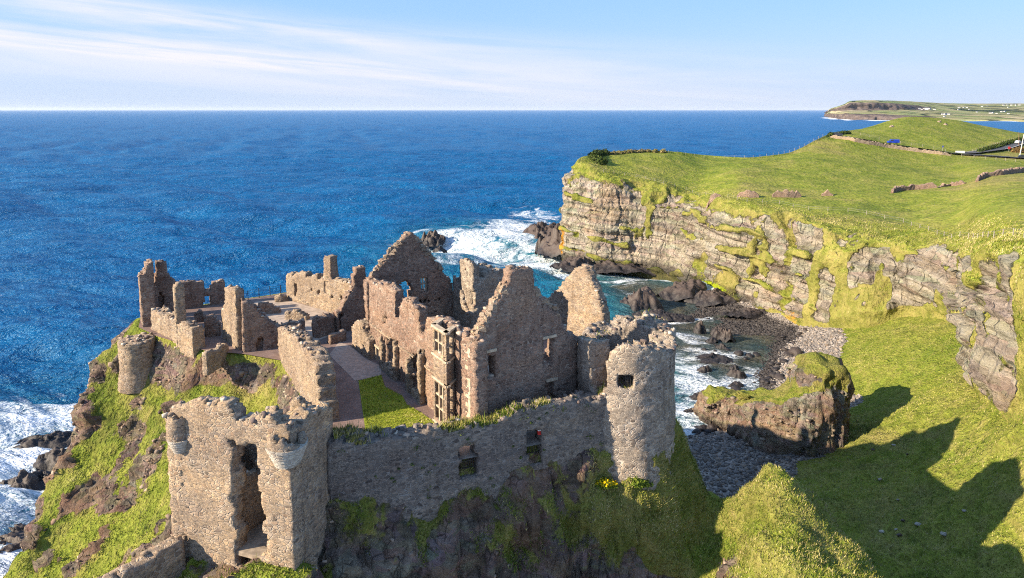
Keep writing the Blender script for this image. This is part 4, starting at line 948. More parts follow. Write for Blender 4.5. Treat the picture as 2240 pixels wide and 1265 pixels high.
# ================================================================== gatehouse
FR = at_Y(634, 1235, 37.2)[:2]; gd = np.array([-.945, .329]); FL = FR + gd * 9.3; gn = np.array([.329, .945])
GFr = Plane(FL, FR)
gh = thing('gatehouse', 'square sunlit gatehouse tower with a tall broken opening and two corner turrets', 'gatehouse', (*(FR + gd * 4.6 + gn * 3), 27.5))
wall('front_wall', GFr, [(375, 893), (400, 890), (413, 885), (441, 882), (470, 886), (492, 888), (506, 900), (515, 921), (535, 924), (557, 921), (566, 906), (578, 903), (592, 914), (610, 930), (634, 950)], M['masonry_tan'], gh, 1.0, z0=24.5, rag=.12,
     holes=[([(506, 972), (530, 968), (553, 975), (560, 1010), (567, 1045), (578, 1087), (581, 1154), (588, 1186), (574, 1222), (560, 1250), (516, 1250), (512, 1150), (509, 1060)], .34)], pad=(0, 0), rough=.04)
SR = Plane(FR, FR + gn * 4.9)
wall('side_wall', SR, [(634, 948), (652, 930), (680, 903), (705, 889), (724, 888)], M['masonry_tan'], gh, 1.2, z0=24.5, rag=.25, pad=(0, .3))
vox('side_wall', [FL + gn * 6.0, FL], 1.2, [(0, 33), (2, 34.5), (6, 35.6)], M['masonry_tan'], gh, z0=24.5, rag=.4)
vox('rear_wall', [FL + gn * 5.4 - gd * 0.3, FL + gn * 5.4 - gd * 3.2], 1.0, [(0, 32.5), (1.5, 31.0), (2.9, 29.5)], M['masonry_tan'], gh, z0=25.5, rag=.7)
vox('rear_wall', [FR + gn * 4.2 + gd * 3.6, FR + gn * 4.2 + gd * .6], 1.0, [(0, 33.4), (.8, 35.2), (1.5, 35.6), (2.2, 34.2), (3, 34.6)], M['masonry_tan'], gh, z0=25.5, rag=.5)
vox('inner_wall', [FR + gn * 1.0 + gd * 4.9, FR + gn * 5 + gd * 4.2], .9, [(0, 31.4), (2, 30.6), (4, 31.6)], M['masonry_tan'], gh, z0=25.5, rag=.5)
mb = MB(); c = FR + gd * 4.6 + gn * 2.6; mb.box((*c, 27.1), (8.4, 5, .3), math.atan2(gd[1], gd[0])); mb.build('floor', plain('trodden_earth', (.3, .24, .18), .95, .1, 0, .3, 2), gh)
def turret(c, r, z_top, z_cor, z_bot, n_a0=0, name='turret'):
    o = vox(name, ring(c, r, 0, 360, 40), .42, lambda s, t_: z_top + .25 * np.sin(s * 1.1 + n_a0), M['masonry_tan'], gh, z0=z_cor, zmax=z_top + .8, closed=True, rag=.28, cell=.17)
    prof = []; nstep = 6
    for k in range(nstep):
        f0 = r * (1.1 - .5 * k / nstep); z1 = z_cor + .02 - (z_cor - z_bot) * k / nstep; z2 = z_cor + .02 - (z_cor - z_bot) * (k + 1) / nstep
        prof += [(f0, z1), (f0, z2 + .06)]
    prof.append((.02, z_bot)); prof = [(.02, z_cor + .03)] + prof
    mb = MB(); mb.lathe((c[0], c[1], 0), [(a, b) for a, b in prof][::-1], 26)
    b = mb.build('corbel', M['pale_stone'], o); return o
tl_ = at_Y(390, 900, GFr.at(.1)[1] - .25); tr_ = at_Y(627, 955, FR[1] + .35)
turret(tl_[:2], .66, at_Y(391, 903, tl_[1])[2], at_Y(391, 968, tl_[1] - .6)[2], at_Y(391, 997, tl_[1] - .5)[2], 1.0)
turret(tr_[:2], 1.12, at_Y(627, 950, tr_[1])[2] - .1, at_Y(627, 988, tr_[1] - 1)[2], at_Y(627, 1031, tr_[1] - .8)[2], 3.0)
# low wall running from the gatehouse towards the camera
pb0 = at_Y(402, 1183, 39.3); q_ = at_z(287, 1248, pb0[2] - .15)[:2]; pbdir = (q_ - pb0[:2]) / np.linalg.norm(q_ - pb0[:2])
t = thing('bridge_parapet', 'shaded low wall running out of the frame below the gatehouse', 'wall', (*(pb0[:2] + pbdir * 3), 27.5))
vox('wall', [pb0[:2] + pbdir * 9, pb0[:2] + pbdir * 0], .9, [(0, pb0[2] - .8), (5, pb0[2] - .3), (9, pb0[2] + .1)], M['masonry_tan'], t, z0=21.5, rag=.2)

# ================================================================== round tower
tcen = np.array([9.35, 52.0]); TR = 3.95
tw = thing('round_tower', 'big round corner tower with a broken top and one square window', 'tower', (tcen[0], tcen[1], 27))
TA = np.array([(0, 37.0), (20, 37.5), (45, 37.6), (65, 37.3), (90, 36.9), (120, 36.6), (150, 36.3), (180, 36.2), (200, 36.9), (212, 37.0), (217, 33.4), (226, 32.4), (236, 33.4), (241, 36.4), (255, 37.0), (275, 37.1), (300, 36.7), (325, 36.2), (345, 36.5), (360, 37.2)], float)
def ttop(s, t_):
    return np.interp(np.degrees(s / TR) % 360, TA[:, 0], TA[:, 1]) - .12 * t_
def cyl(px, py, r=TR):
    v = ray(px, py); a = v[0] ** 2 + v[1] ** 2; b = -2 * (v[:2] @ tcen); c = tcen @ tcen - r * r; t_ = (-b - math.sqrt(b * b - 4 * a * c)) / (2 * a)
    p = v * t_; return (math.degrees(math.atan2(p[1] - tcen[1], p[0] - tcen[0])) % 360) / 180 * math.pi * r, CAMH + p[2]
def warpt(V):
    q = V[:, :2] - tcen; k = 1 + .035 * smooth(33, 28, V[:, 2]) + .10 * smooth(29.5, 25, V[:, 2]); V[:, :2] = tcen + q * k[:, None]; return V
win = [cyl(*p) for p in [(1353, 825), (1384, 823), (1384, 849), (1353, 850)]]
tring = vox('tower_wall', ring(tcen, TR, 0, 360, 120), 2.1, ttop, M['masonry_grey'], tw, z0=24.0, zmax=39.6, closed=True, rag=.3, cell=.24, holes=[(np.array(win), .02)], warp=warpt)
mb = MB(); wz = [w_[1] for w_ in win]; ws = [w_[0] for w_ in win]
for i in range(5):
    a_ = (ws[0] + (ws[1] - ws[0]) * (i + .5) / 5) / TR; mb.tube((tcen[0] + (TR - .5) * math.cos(a_), tcen[1] + (TR - .5) * math.sin(a_), min(wz)), (tcen[0] + (TR - .5) * math.cos(a_), tcen[1] + (TR - .5) * math.sin(a_), max(wz)), .025, n=5)
mb.build('window_bars', M['iron'], tw)
# link wall between great house and tower
vox('link_wall', [PG.at(9.6, .3), PG.at(9.6, .3) + np.array([2.2, 1.2])], .9, [(0, 36.0), (1.2, 35.0), (2.5, 36.2)], M['masonry_grey'], tw, z0=28, rag=.3)

# ================================================================== court surfaces
def sheet(name, px, z, mat, world=False):
    P_ = [p if world else at_z(*p, z)[:2] for p in px]
    o = mesh_obj(name, [(p[0], p[1], z) for p in P_], [tuple(range(len(P_)))], mat); o['kind'] = 'structure'; return o
def mat_cobble():
    t = NT('cobbles'); co = t.coord('World', rot=(0, 0, R(-32)))
    b = t.node('ShaderNodeTexBrick'); t.link(co, b.inputs['Vector']); b.inputs['Scale'].default_value = 3.2
    b.inputs['Color1'].default_value = (.20, .135, .115, 1); b.inputs['Color2'].default_value = (.29, .2, .165, 1); b.inputs['Mortar'].default_value = (.11, .08, .07, 1)
    b.inputs['Mortar Size'].default_value = .03; n = t.noise(co, .5, 5, .6)
    c = t.mix(1, b.outputs[0], t.ramp(n, [(.3, .7), (.7, 1.25)]), 'MULTIPLY')
    return t.done(c, .9, t.bump(b.outputs['Fac'], .4, -.05), .1)
def mat_lawn():
    t = NT('mown_lawn'); co = t.coord('World'); n = t.noise(co, .5, 6, .7); n2 = t.noise(co, 7, 3, .7)
    c = t.ramp(n, [(.3, (.15, .2, .02)), (.52, (.23, .26, .028)), (.7, (.32, .31, .06))])
    c = t.mix(t.sstep(.68, .75, n2), c, (.3, .32, .2)); return t.done(c, .95, t.bump(n2, .8, .06), .05)
M['cobble'] = mat_cobble(); M['lawn'] = mat_lawn()
M['gravel'] = plain('court_gravel', (.36, .29, .235), .95, .1, 0, .22, 1.3); M['flag'] = plain('flagstones', (.34, .265, .22), .9, .1, 0, .2, 2.5)
cen = PLATEAU.mean(0)
sheet('gravel_strip', [cwp(.03, .12), cwp(.97, .12), cwp(.97, 3.2), cwp(.55, 2.6), cwp(.03, 3.2)], 30.085, M['gravel'], True)
sheet('courtyard', [cen + (p - cen) * .97 for p in PLATEAU], 30.03, M['cobble'], True)
sheet('gravel_court', [(500, 700), (560, 660), (625, 655), (760, 694), (740, 730), (690, 746), (668, 747), (617, 712), (560, 735)], 30.05, M['gravel'])
sheet('paving', [(742, 748), (768, 758), (800, 785), (833, 800), (835, 822), (776, 833), (720, 776)], 30.05, M['flag'])
sheet('lawn', [(784, 833), (834, 820), (842, 846), (880, 866), (890, 885), (925, 905), (952, 925), (975, 960), (900, 985), (812, 985), (799, 940)], 30.07, M['lawn'])
sheet('manor_floor', [O + d_g * .5 + d_f * .5, O + d_g * 9.4 + d_f * .5, O + d_g * 9.4 + d_f * 21, O + d_g * .5 + d_f * 21], 30.06, M['gravel'], True)
# slatted bench by the end of the west wall
bp0 = at_z(712, 880, 30.05)
bench = thing('bench', 'slatted wooden bench beside the rounded end of the west wall', 'bench', bp0)
wood = plain('weathered_wood', (.27, .2, .16), .8, .1)
bu = d_f; bn = d_g
def bpt(s_, t_, z_): q_ = bp0[:2] + bu * s_ + bn * t_; return (q_[0], q_[1], 30.05 + z_)
mb = MB(); [mb.bar(bpt(0, .05 + .12 * k, .45), bpt(2.0, .05 + .12 * k, .45), .1, .04) for k in range(4)]; mb.build('seat', wood, bench)
mb = MB(); [mb.bar(bpt(0, -.06, .6 + .13 * k), bpt(2.0, -.06, .6 + .13 * k), .04, .1) for k in range(3)]; mb.build('backrest', wood, bench)
for s_ in (.15, 1.85):
    for t_ in (0, .42): mb = MB(); mb.bar(bpt(s_, t_, 0), bpt(s_, t_, .9 if t_ == 0 else .43), .07); mb.build('leg', wood, bench)
# railing on the seaward edge
rl = [at_z(x, y, 30.0) for x, y in [(520, 664), (543, 658), (567, 652), (591, 648), (614, 645), (632, 642)]]
rail = thing('railing', 'thin dark railing on the grassy seaward edge of the far court', 'railing', rl[2])
for p in rl: mb = MB(); mb.tube((p[0], p[1], 29.6), (p[0], p[1], 31.35), .05, n=6); mb.build('post', M['iron'], rail)
mb = MB()
for a_, b_ in zip(rl[:-1], rl[1:]):
    for z_ in (30.5, 31.0, 31.3): mb.bar((a_[0], a_[1], z_), (b_[0], b_[1], z_), .025)
mb.build('rail', M['iron'], rail)
# ------------------------------------------------------------------ sea stack, reefs, boulders, shingle
def mat_rock_plain():
    t = NT('boulder_rock'); co = t.coord('World'); n = t.noise(co, 1.2, 6, .65); n2 = t.noise(co, .25, 3)
    c = t.ramp(n, [(.3, (.008, .007, .008)), (.5, (.02, .016, .016)), (.66, (.042, .034, .031)), (.8, (.085, .068, .058))])
    z = t.sep(co)[2]
    c = t.mix(t.sstep(1.2, 3.5, t.math('ADD', z, t.math('MULTIPLY', n2, 2))), c, t.mix(n, (.03, .021, .018), (.10, .072, .056)))
    return t.done(c, .6, t.bump(n, .8, .25), .35)
M['boulder'] = mat_rock_plain()
def sweep(spine, w, top, base, nu=120, nphi=72, e=.45):
    """ridge-shaped rock: spine plan points with half width and top height"""
    sp_ = np.array(spine, float); k = np.arange(len(sp_)); u = np.linspace(0, len(sp_) - 1, nu)
    ip = lambda a: cat1(np.array(a, float)[:, None], u)[:, 0]
    X_, Y_ = ip(sp_[:, 0]), ip(sp_[:, 1]); w_ = ip(w); t_ = ip(top)
    cap = np.clip(np.minimum(u, len(sp_) - 1 - u) / .3, 0, 1); cap = np.sqrt(1 - (1 - cap) ** 2)
    tx, ty = np.gradient(X_), np.gradient(Y_); l = np.hypot(tx, ty); nx, ny = -ty / l, tx / l
    ph = np.linspace(0, math.pi, nphi); c, s_ = np.cos(ph), np.sin(ph)
    of = np.sign(c) * np.abs(c) ** e; hz = np.abs(s_) ** e
    V = np.zeros((nu, nphi, 3)); V[..., 0] = X_[:, None] + nx[:, None] * w_[:, None] * cap[:, None] * of; V[..., 1] = Y_[:, None] + ny[:, None] * w_[:, None] * cap[:, None] * of
    V[..., 2] = base + (t_[:, None] - base) * hz * (cap[:, None] * .85 + .15)
    du = np.gradient(V, axis=0); dv = np.gradient(V, axis=1); n = np.cross(du, dv); n /= np.linalg.norm(n, axis=2)[..., None] + 1e-9
    ctr = V.mean(axis=1, keepdims=True); fl = ((V - ctr) * n).sum(2) < 0; n[fl] *= -1
    return V.reshape(-1, 3), n.reshape(-1, 3), grid_faces(nu, nphi)
fr = [at_z(1543, 938, 0), at_z(1600, 945, .2), at_z(1660, 958, .6), at_z(1712, 985, 1.5), at_z(1765, 1003, 2.4), at_z(1815, 1003, 3), at_z(1868, 975, 4.2)]
spn = [(p[0], p[1] + o_) for p, o_ in zip(fr, (2.5, 3.6, 4.2, 5, 6, 6.2, 4.5))]
tops = [at_Y(px, py, q[1])[2] for (px, py), q in zip([(1550, 866), (1600, 848), (1660, 852), (1712, 858), (1765, 838), (1815, 790), (1866, 800)], spn)]
sv, sn, sf = sweep(spn, [2.6, 3.8, 4.2, 5, 6.2, 6.4, 4.8], tops, -1.0, 190, 110, .42)
n1s = fbm(sv * .15, 4, 81); cwx, cex, cvx = worley(sv * np.array([.55, .55, .16]), 82)
srock = smooth(.66, .36, sn[:, 2] + .25 * fbm(sv * .3, 3, 83))
sv = sv + sn * (1.4 * n1s + srock * (1.0 * (cvx - .5) + .6 * fbm(sv * np.array([.9, .9, .18]), 4, 84) + .35 * ridged(sv * .8, 3, 86)) + (1 - srock) * .3 * fbm(sv * .9, 3, 85))[:, None]
stack = mesh_obj('rock_stack', sv, sf, M['stack'], smooth_sh=True, attrs=dict(rock=np.clip(srock * smooth(-.6, .0, n1s + .5 + .4 * fbm(sv * .5, 3, 87)), 0, 1), wet=smooth(2.5, .8, sv[:, 2]) * .9, weed=0 * srock, lichen=0 * srock))
stack['kind'] = 'structure'
def mound(name, c, rx, ry, h, rot=0, mat=None, label=None, cat='rock', seed=0, n=40, group=None, rough=.35):
    th = np.linspace(0, 2 * math.pi, n * 2 + 1)[:-1]; rr_ = np.linspace(0, 1.12, n)
    TH, RR2 = np.meshgrid(th, rr_); x = np.cos(TH) * RR2; y = np.sin(TH) * RR2
    q = np.stack([x * rx, y * ry, np.zeros_like(x)], -1)
    wob_ = 1 + .35 * fbm(np.stack([np.cos(TH) * 1.6, np.sin(TH) * 1.6, np.full_like(TH, seed)], -1), 3, seed)
    z = h * (1 - (RR2 / wob_) ** 2.4)
    Pq = q + np.array([0, 0, seed * 3.1]); s_ = 2.0 / max(1.5, min(rx, ry))
    wl, we, wv_ = worley(Pq * s_ * .9, seed + 1)
    z = z + h * rough * (1.6 * (wv_ - .45) + 1.0 * fbm(Pq * s_ * 1.3, 4, seed + 2)) * np.clip(1.15 - RR2 * .6, 0, 1)
    co, si = math.cos(rot), math.sin(rot)
    V = np.stack([c[0] + q[..., 0] * co - q[..., 1] * si, c[1] + q[..., 0] * si + q[..., 1] * co, c[2] + np.maximum(z, -1.2)], -1).reshape(-1, 3)
    m_ = len(th); i = np.arange(n - 1)[:, None] * m_ + np.arange(m_)[None]; j = np.arange(n - 1)[:, None] * m_ + (np.arange(m_)[None] + 1) % m_
    F = np.stack([i.ravel(), (i + m_).ravel(), (j + m_).ravel(), j.ravel()], 1)
    o = mesh_obj(name, V, F, mat or M['boulder'], loc=(c[0], c[1], 0))
    if label: tag(o, label, cat, group)
    return o
REEF = [
 ('dark skerry ringed by surf out at sea behind the rear gable', (945, 527), 5.2, 4.5, 3.2), ('small low skerry just in front of the larger one in the surf', (962, 546), 2.6, 1.8, 1.2),
 ('long dark reef pointing into the surf from the headland tip', (1195, 520), 10, 15, 5.5), ('brown broken rocks at the foot of the headland tip', (1226, 548), 9, 12, 6.5), ('black shelf at the waterline right of the headland tip', (1270, 583), 10, 6, 2.6),
 ('low black shelf under the middle of the cliff', (1340, 585), 15, 5, 1.8), ('black ledge under the cliff left of the yellow weed', (1400, 584), 9, 4.5, 1.6),
 ('broad dark rock shelf jutting from under the mossy cliff', (1500, 640), 9, 6.5, 2.6), ('dark shelf with a hollow beside the mossy waterfall', (1560, 655), 7.5, 5, 2.2), ('flat brown rock awash in the middle of the bay', (1403, 664), 6.5, 6, 3.2), ('low wet ledge awash in front of the brown rock', (1450, 688), 7.5, 2.6, .9),
 ('dark weedy ledge at the head of the beach', (1640, 688), 7, 2.8, 1.2), ('green-topped dark rocks where the shingle begins', (1728, 694), 4, 2.6, 1.8),
 ('rounded black boulder alone at the left of the boulder cluster', (1530, 722), 1.6, 1.6, 2.0), ('black boulder in the middle of the cluster', (1577, 738), 2.0, 1.8, 2.0), ('tawny-faced boulder at the right of the cluster', (1590, 742), 1.9, 1.6, 2.5), ('dark boulder at the back of the cluster', (1572, 728), 1.8, 1.6, 1.6), ('low boulder at the left foot of the cluster', (1558, 745), 1.6, 1.2, 1.0),
 ('small brown boulder in foam below the cluster', (1578, 760), 1.3, 1.1, 1.0), ('wide weed-covered ledge in the foaming shallows', (1560, 785), 4.2, 3.2, .8), ('reddish low boulder in the shallows', (1543, 810), 1.7, 1.2, 1.0), ('dark boulder in the shallows nearest the stack', (1612, 821), 1.9, 1.3, 1.2), ('small dark boulder in the foam left of the stack', (1528, 868), 1.8, 1.0, .8), ('little boulder in the foam beside the round tower', (1508, 902), 1.3, .9, .7),
 ('dark boulder off the beach between foam streaks', (1606, 805), 1.2, .9, .8), ('flat boulder off the beach below the foam', (1610, 842), 1.6, 1.0, .7),
 ('big black rock in white water at the left foot of the castle rock', (66, 1062), 4.4, 3.2, 1.7), ('jagged black rock below the grassy left slope', (135, 1010), 4.0, 2.6, 1.5), ('flat black ledge awash at the left', (120, 962), 6, 2.6, 1.0),
 ('black rocks at the left edge of the picture', (18, 1120), 5, 3, 1.4), ('weedy green flat at the lower left corner', (35, 1175), 6, 4, 1.2), ('black rocks at the lower left corner', (0, 1225), 7, 4, 1.8)]
for k, (lab, (px, py), rx, ry, h_) in enumerate(REEF):
    b = at_z(px, py, 0); mound('reef' if rx > 3 else 'boulder', (b[0], b[1], -.25), rx, ry, h_, .3 * math.sin(k * 2.3), None, lab, 'rock', 200 + k, 44 if rx > 4 else 20, rough=.5 if rx > 3 else .3)
# boulders along the waterline
def pebble_mesh(kind, n_sub=1):
    import bmesh
    bm = bmesh.new(); bmesh.ops.create_icosphere(bm, subdivisions=n_sub, radius=1)
    V = np.array([v.co[:] for v in bm.verts]); F = [tuple(v.index for v in f.verts) for f in bm.faces]; bm.free()
    return V * (1 + .32 * fbm(V * 1.1 + kind * 7.7, 2, kind)[:, None]) * np.array([1.15, .95, .7]), np.array(F)
PB_ = [pebble_mesh(k) for k in range(6)]; PB2 = [pebble_mesh(k + 10, 2) for k in range(6)]
wl = [(1745, 722), (1738, 765), (1700, 815), (1672, 858), (1630, 872), (1600, 700)]
protos = []
for k in range(6):
    protos.append(None)
cnt = 0
def scatter_line(line, n, wid):
    P_ = np.array([at_z(*p, .1)[:2] for p in line]); seg = np.linalg.norm(np.diff(P_, axis=0), axis=1); cum = np.concatenate([[0], np.cumsum(seg)])
    s_ = rng.uniform(0, cum[-1], n); x = np.interp(s_, cum, P_[:, 0]); y = np.interp(s_, cum, P_[:, 1])
    return np.stack([x + rng.normal(0, wid, n), y + rng.normal(0, wid * 1.3, n)], 1)
shorepts = np.concatenate([scatter_line(wl[:5], 48, 1.2), scatter_line([(1690, 800), (1640, 780), (1560, 760)], 14, 2.0), scatter_line([(1508, 950), (1560, 935)], 16, 1.0)])
for i, (x, y) in enumerate(shorepts):
    z = ground(x, y, BV_T)
    if z is None or z > 3: continue
    k = i % 6; sc_ = float(np.clip(rng.lognormal(-.55, .4), .3, 1.5))
    if protos[k] is None:
        V_, F_ = PB2[k]; o = mesh_obj('boulder', V_, F_, M['boulder']); protos[k] = o
    else: o = protos[k].copy(); COL.objects.link(o)
    o.location = (x, y, max(z, -.15) + .12 * sc_); o.scale = (sc_, sc_, sc_ * rng.uniform(.8, 1.2)); o.rotation_euler = (rng.uniform(-.3, .3), rng.uniform(-.3, .3), rng.uniform(0, 6))
    tag(o, 'small dark wet boulder among many along the waterline of the shingle beach', 'rock', 'boulders along the waterline')
# shingle stones on both beaches
def scatter_mesh(name, pts, sizes, protos_, mat, kind='stuff', cols=None, nrm_=None):
    Vs = []; Fs = []; Cs = []; b = 0; who = rng.integers(0, len(protos_), len(pts))
    for k, (V_, F_) in enumerate(protos_):
        m = np.nonzero(who == k)[0]
        if not len(m): continue
        a = rng.uniform(0, 6.28, len(m)); co, si = np.cos(a), np.sin(a); s_ = sizes[m]
        X1 = (V_[None, :, 0] * co[:, None] - V_[None, :, 1] * si[:, None]) * s_[:, None]; Y1 = (V_[None, :, 0] * si[:, None] + V_[None, :, 1] * co[:, None]) * s_[:, None]; Z1 = V_[None, :, 2] * s_[:, None]
        P_ = np.stack([X1, Y1, Z1], -1) + pts[m][:, None]
        Vs.append(P_.reshape(-1, 3)); Fs.append((F_[None] + (np.arange(len(m)) * len(V_))[:, None, None] + b).reshape(-1, F_.shape[1])); b += len(m) * len(V_)
        if cols is not None: Cs.append(np.repeat(cols[m], len(V_), axis=0))
    o = mesh_obj(name, np.concatenate(Vs), np.concatenate(Fs), mat, attrs=dict(col=np.concatenate(Cs)) if cols is not None else None)
    o['kind'] = kind; return o
def tri_sample(o, n, wfun=None):
    """n random points on a quad/tri mesh with normals and vertex weights"""
    me = o.data; me.calc_loop_triangles(); nt_ = len(me.loop_triangles)
    t = np.zeros(nt_ * 3, np.int32); me.loop_triangles.foreach_get('vertices', t); t = t.reshape(-1, 3)
    v = np.zeros(len(me.vertices) * 3, np.float32); me.vertices.foreach_get('co', v); v = v.reshape(-1, 3).astype(float) + np.array(o['_w'])
    a, b, c = v[t[:, 0]], v[t[:, 1]], v[t[:, 2]]; nn = np.cross(b - a, c - a); ar = np.linalg.norm(nn, axis=1); nn = nn / (ar[:, None] + 1e-9); ce = (a + b + c) / 3
    w_ = ar * (wfun(ce, nn, t) if wfun else 1); w_ = w_ / w_.sum()
    i = rng.choice(nt_, n, p=w_); r1, r2 = np.sqrt(rng.random(n)), rng.random(n)
    p = a[i] * (1 - r1)[:, None] + b[i] * (r1 * (1 - r2))[:, None] + c[i] * (r1 * r2)[:, None]
    return p, nn[i]
def mat_col(name, rough=.9, spec=.1, trans=0):
    t = NT(name); c = t.attr('col', 'Color')
    if trans:
        t.b.inputs['Subsurface Weight'].default_value = 0
    return t.done(c, rough, None, spec)
M['pebbles'] = mat_col('pebbles', .8, .2)
pp, pn = tri_sample(beach_o, 26000, lambda ce, nn, t: 1.0 / np.maximum(60, np.linalg.norm(ce, axis=1)) ** 1.0)
zz = pp[:, 2]
shade = rng.uniform(.45, 1.25, len(pp))[:, None]; base = np.where(rng.random((len(pp), 1)) < .25, [[.30, .235, .18]], [[.225, .198, .178]])
base = base * np.where(pp[:, 1:2] < 104, .62, 1.0)  # near beach stones darkened, its shade painted into their colour
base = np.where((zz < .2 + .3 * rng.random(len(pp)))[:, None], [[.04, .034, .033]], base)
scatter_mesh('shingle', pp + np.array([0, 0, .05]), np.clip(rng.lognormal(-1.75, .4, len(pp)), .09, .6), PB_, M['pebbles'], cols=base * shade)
# ------------------------------------------------------------------ far coast with fields, houses
FARC = []
for x, rows in [
 (1803, [(252.5, 0), (249.5, 30), (249, 80), (248.5, 120), (248, 140), (247.8, 200), (247.6, 300)]),
 (1813, [(257.5, 0), (249.5, 30), (247.5, 130), (244, 230), (241, 250), (240.6, 500), (240.2, 900)]),
 (1828, [(260, 0), (250, 40), (247.5, 200), (243, 350), (236.5, 370), (236, 600), (235.5, 1000)]),
 (1846, [(261.3, 0), (250, 40), (247, 250), (242, 450), (231, 480), (230, 700), (229.5, 1000)]),
 (1862, [(262, 0), (250.5, 40), (246, 300), (241, 550), (225, 600), (223.8, 900), (223.3, 1300)]),
 (1921, [(263, 0), (251, 50), (245, 400), (241, 700), (225, 760), (223, 1200), (222.3, 1800)]),
 (1980, [(263.5, 0), (254, 50), (247, 500), (240, 900), (229, 1000), (225, 1600), (223.7, 2400)]),
 (2055, [(264, 0), (258, 60), (250, 600), (243, 1200), (236, 1600), (230, 2500), (227, 3600)]),
 (2122, [(264.5, 0), (261, 60), (253, 600), (245, 1300), (238, 1900), (231, 2900), (227.6, 4200)]),
 (2240, [(265.6, 0), (262, 60), (254, 600), (246, 1300), (238, 1900), (231, 2900), (228.2, 4200)]),
 (2360, [(266, 0), (262, 60), (254, 600), (246, 1300), (238, 1900), (231, 2900), (228.5, 4200)]),
 (2500, [(266, 0), (262, 60), (254, 600), (246, 1300), (238, 1900), (231, 2900), (228.5, 4200)])]:
    c0 = at_z(x, rows[0][0], 0); L_ = [c0 + np.array([0, -5, -6])] + [at_Y(x + (0 if i == 0 else 1.5), y, c0[1] + d_) for i, (y, d_) in enumerate(rows)]
    e = L_[-1]; L_.append(np.array([e[0] * 1.1, e[1] * 1.1, -20])); FARC.append(L_)
FARC = np.array(FARC); fu = np.linspace(0, len(FARC) - 1, 330); fv = np.linspace(0, FARC.shape[1] - 1, 130)
fs = cat1(FARC, fu); fs = np.moveaxis(cat1(np.moveaxis(fs, 1, 0), fv), 0, 1)
fp = fs.reshape(-1, 3); fvv = np.tile(fv, len(fu)); fuu = np.repeat(fu, len(fv))
frock = np.maximum(smooth(2.4, 2.1, fvv) * smooth(7.5, 6.2, fuu), smooth(3.7, 4.1, fvv) * smooth(5.25, 4.9, fvv) * smooth(7.3, 6.0, fuu))
fp[:, 1] += frock * 45 * fbm(fp * np.array([.006, .006, .004]), 4, 91) + 12 * fbm(fp * .02, 3, 92) * frock
fp[:, 2] += (fvv > 1.2) * (fvv < 6.9) * (3 * fbm(fp * .003, 4, 93) + frock * 5 * fbm(fp * .015, 3, 94))
def mat_far():
    t = NT('far_coast'); co = t.coord('World')
    v = t.voro(t.coord('World', (1, .42, 1)), .0042, 'F1', 'Color'); e = t.voro(t.coord('World', (1, .42, 1)), .0042, 'DISTANCE_TO_EDGE')
    g = t.ramp(t.sep(v)[0], [(0, (.14, .19, .06)), (.3, (.2, .24, .09)), (.5, (.3, .28, .15)), (.7, (.12, .17, .07)), (.85, (.38, .32, .2)), (1, (.18, .22, .09))], 'CONSTANT')
    g = t.mix(t.sstep(.35, .65, t.noise(co, .004, 5, .6)), g, (.28, .25, .13))
    g = t.mix(t.sstep(.05, .02, e), g, (.025, .04, .02))
    g = t.mix(t.sstep(.56, .62, t.noise(t.coord('World', (1, .4, 1)), .0028, 5, .6)), g, (.02, .035, .022))
    n = t.noise(t.coord('World', (1, 1, 3)), .02, 6, .7)
    r = t.ramp(n, [(.3, (.035, .028, .028)), (.5, (.10, .078, .07)), (.7, (.2, .155, .13))])
    c = t.mix(t.sstep(.4, .6, t.math('ADD', t.attr('rock'), t.math('MULTIPLY', t.math('SUBTRACT', t.noise(co, .01, 5, .65), .5), .9))), g, r)
    return t.done(c, 1, t.bump(n, .8, 12), 0)
far = mesh_obj('far_coast', fp, grid_faces(len(fu), len(fv)), mat_far(), smooth_sh=True, attrs=dict(rock=frock)); far['kind'] = 'structure'
BV_F = bvh_of([far])
white = plain('white_render', (.62, .61, .6), .8, .1, 0, .05); slate = plain('slate_roof', (.09, .09, .1), .8)
HOUSES = [(2011, 239, 1.6), (2016, 240, 1.2), (2021, 239, 1.2), (2026, 240, 2.4), (2034, 239.5, 1.8), (2044, 240.5, 1.5), (2098, 236.5, 1.6), (2108, 236, 1.4), (2115, 235.8, 1.4), (2096, 241, 1.2), (2148, 234, 1.4), (2196, 231, 2.0), (2204, 230.7, 1.6), (2212, 230.8, 1.6), (2222, 231, 1.8), (2230, 230.6, 1.6), (2205, 235.5, 1.2), (2137, 246, 1.2), (2166, 248.5, 1.4), (2172, 248, 1.4), (2190, 245.5, 1.3), (2198, 245, 1.5), (2206, 249.5, 1.1), (2062, 251, 1.4), (2068, 251.5, 1.8), (2075, 251, 1.4), (2066, 256, 1.2), (2180, 249, 1.0), (2120, 240.5, 1.0), (2160, 232.5, 1.0)]
hproto = None
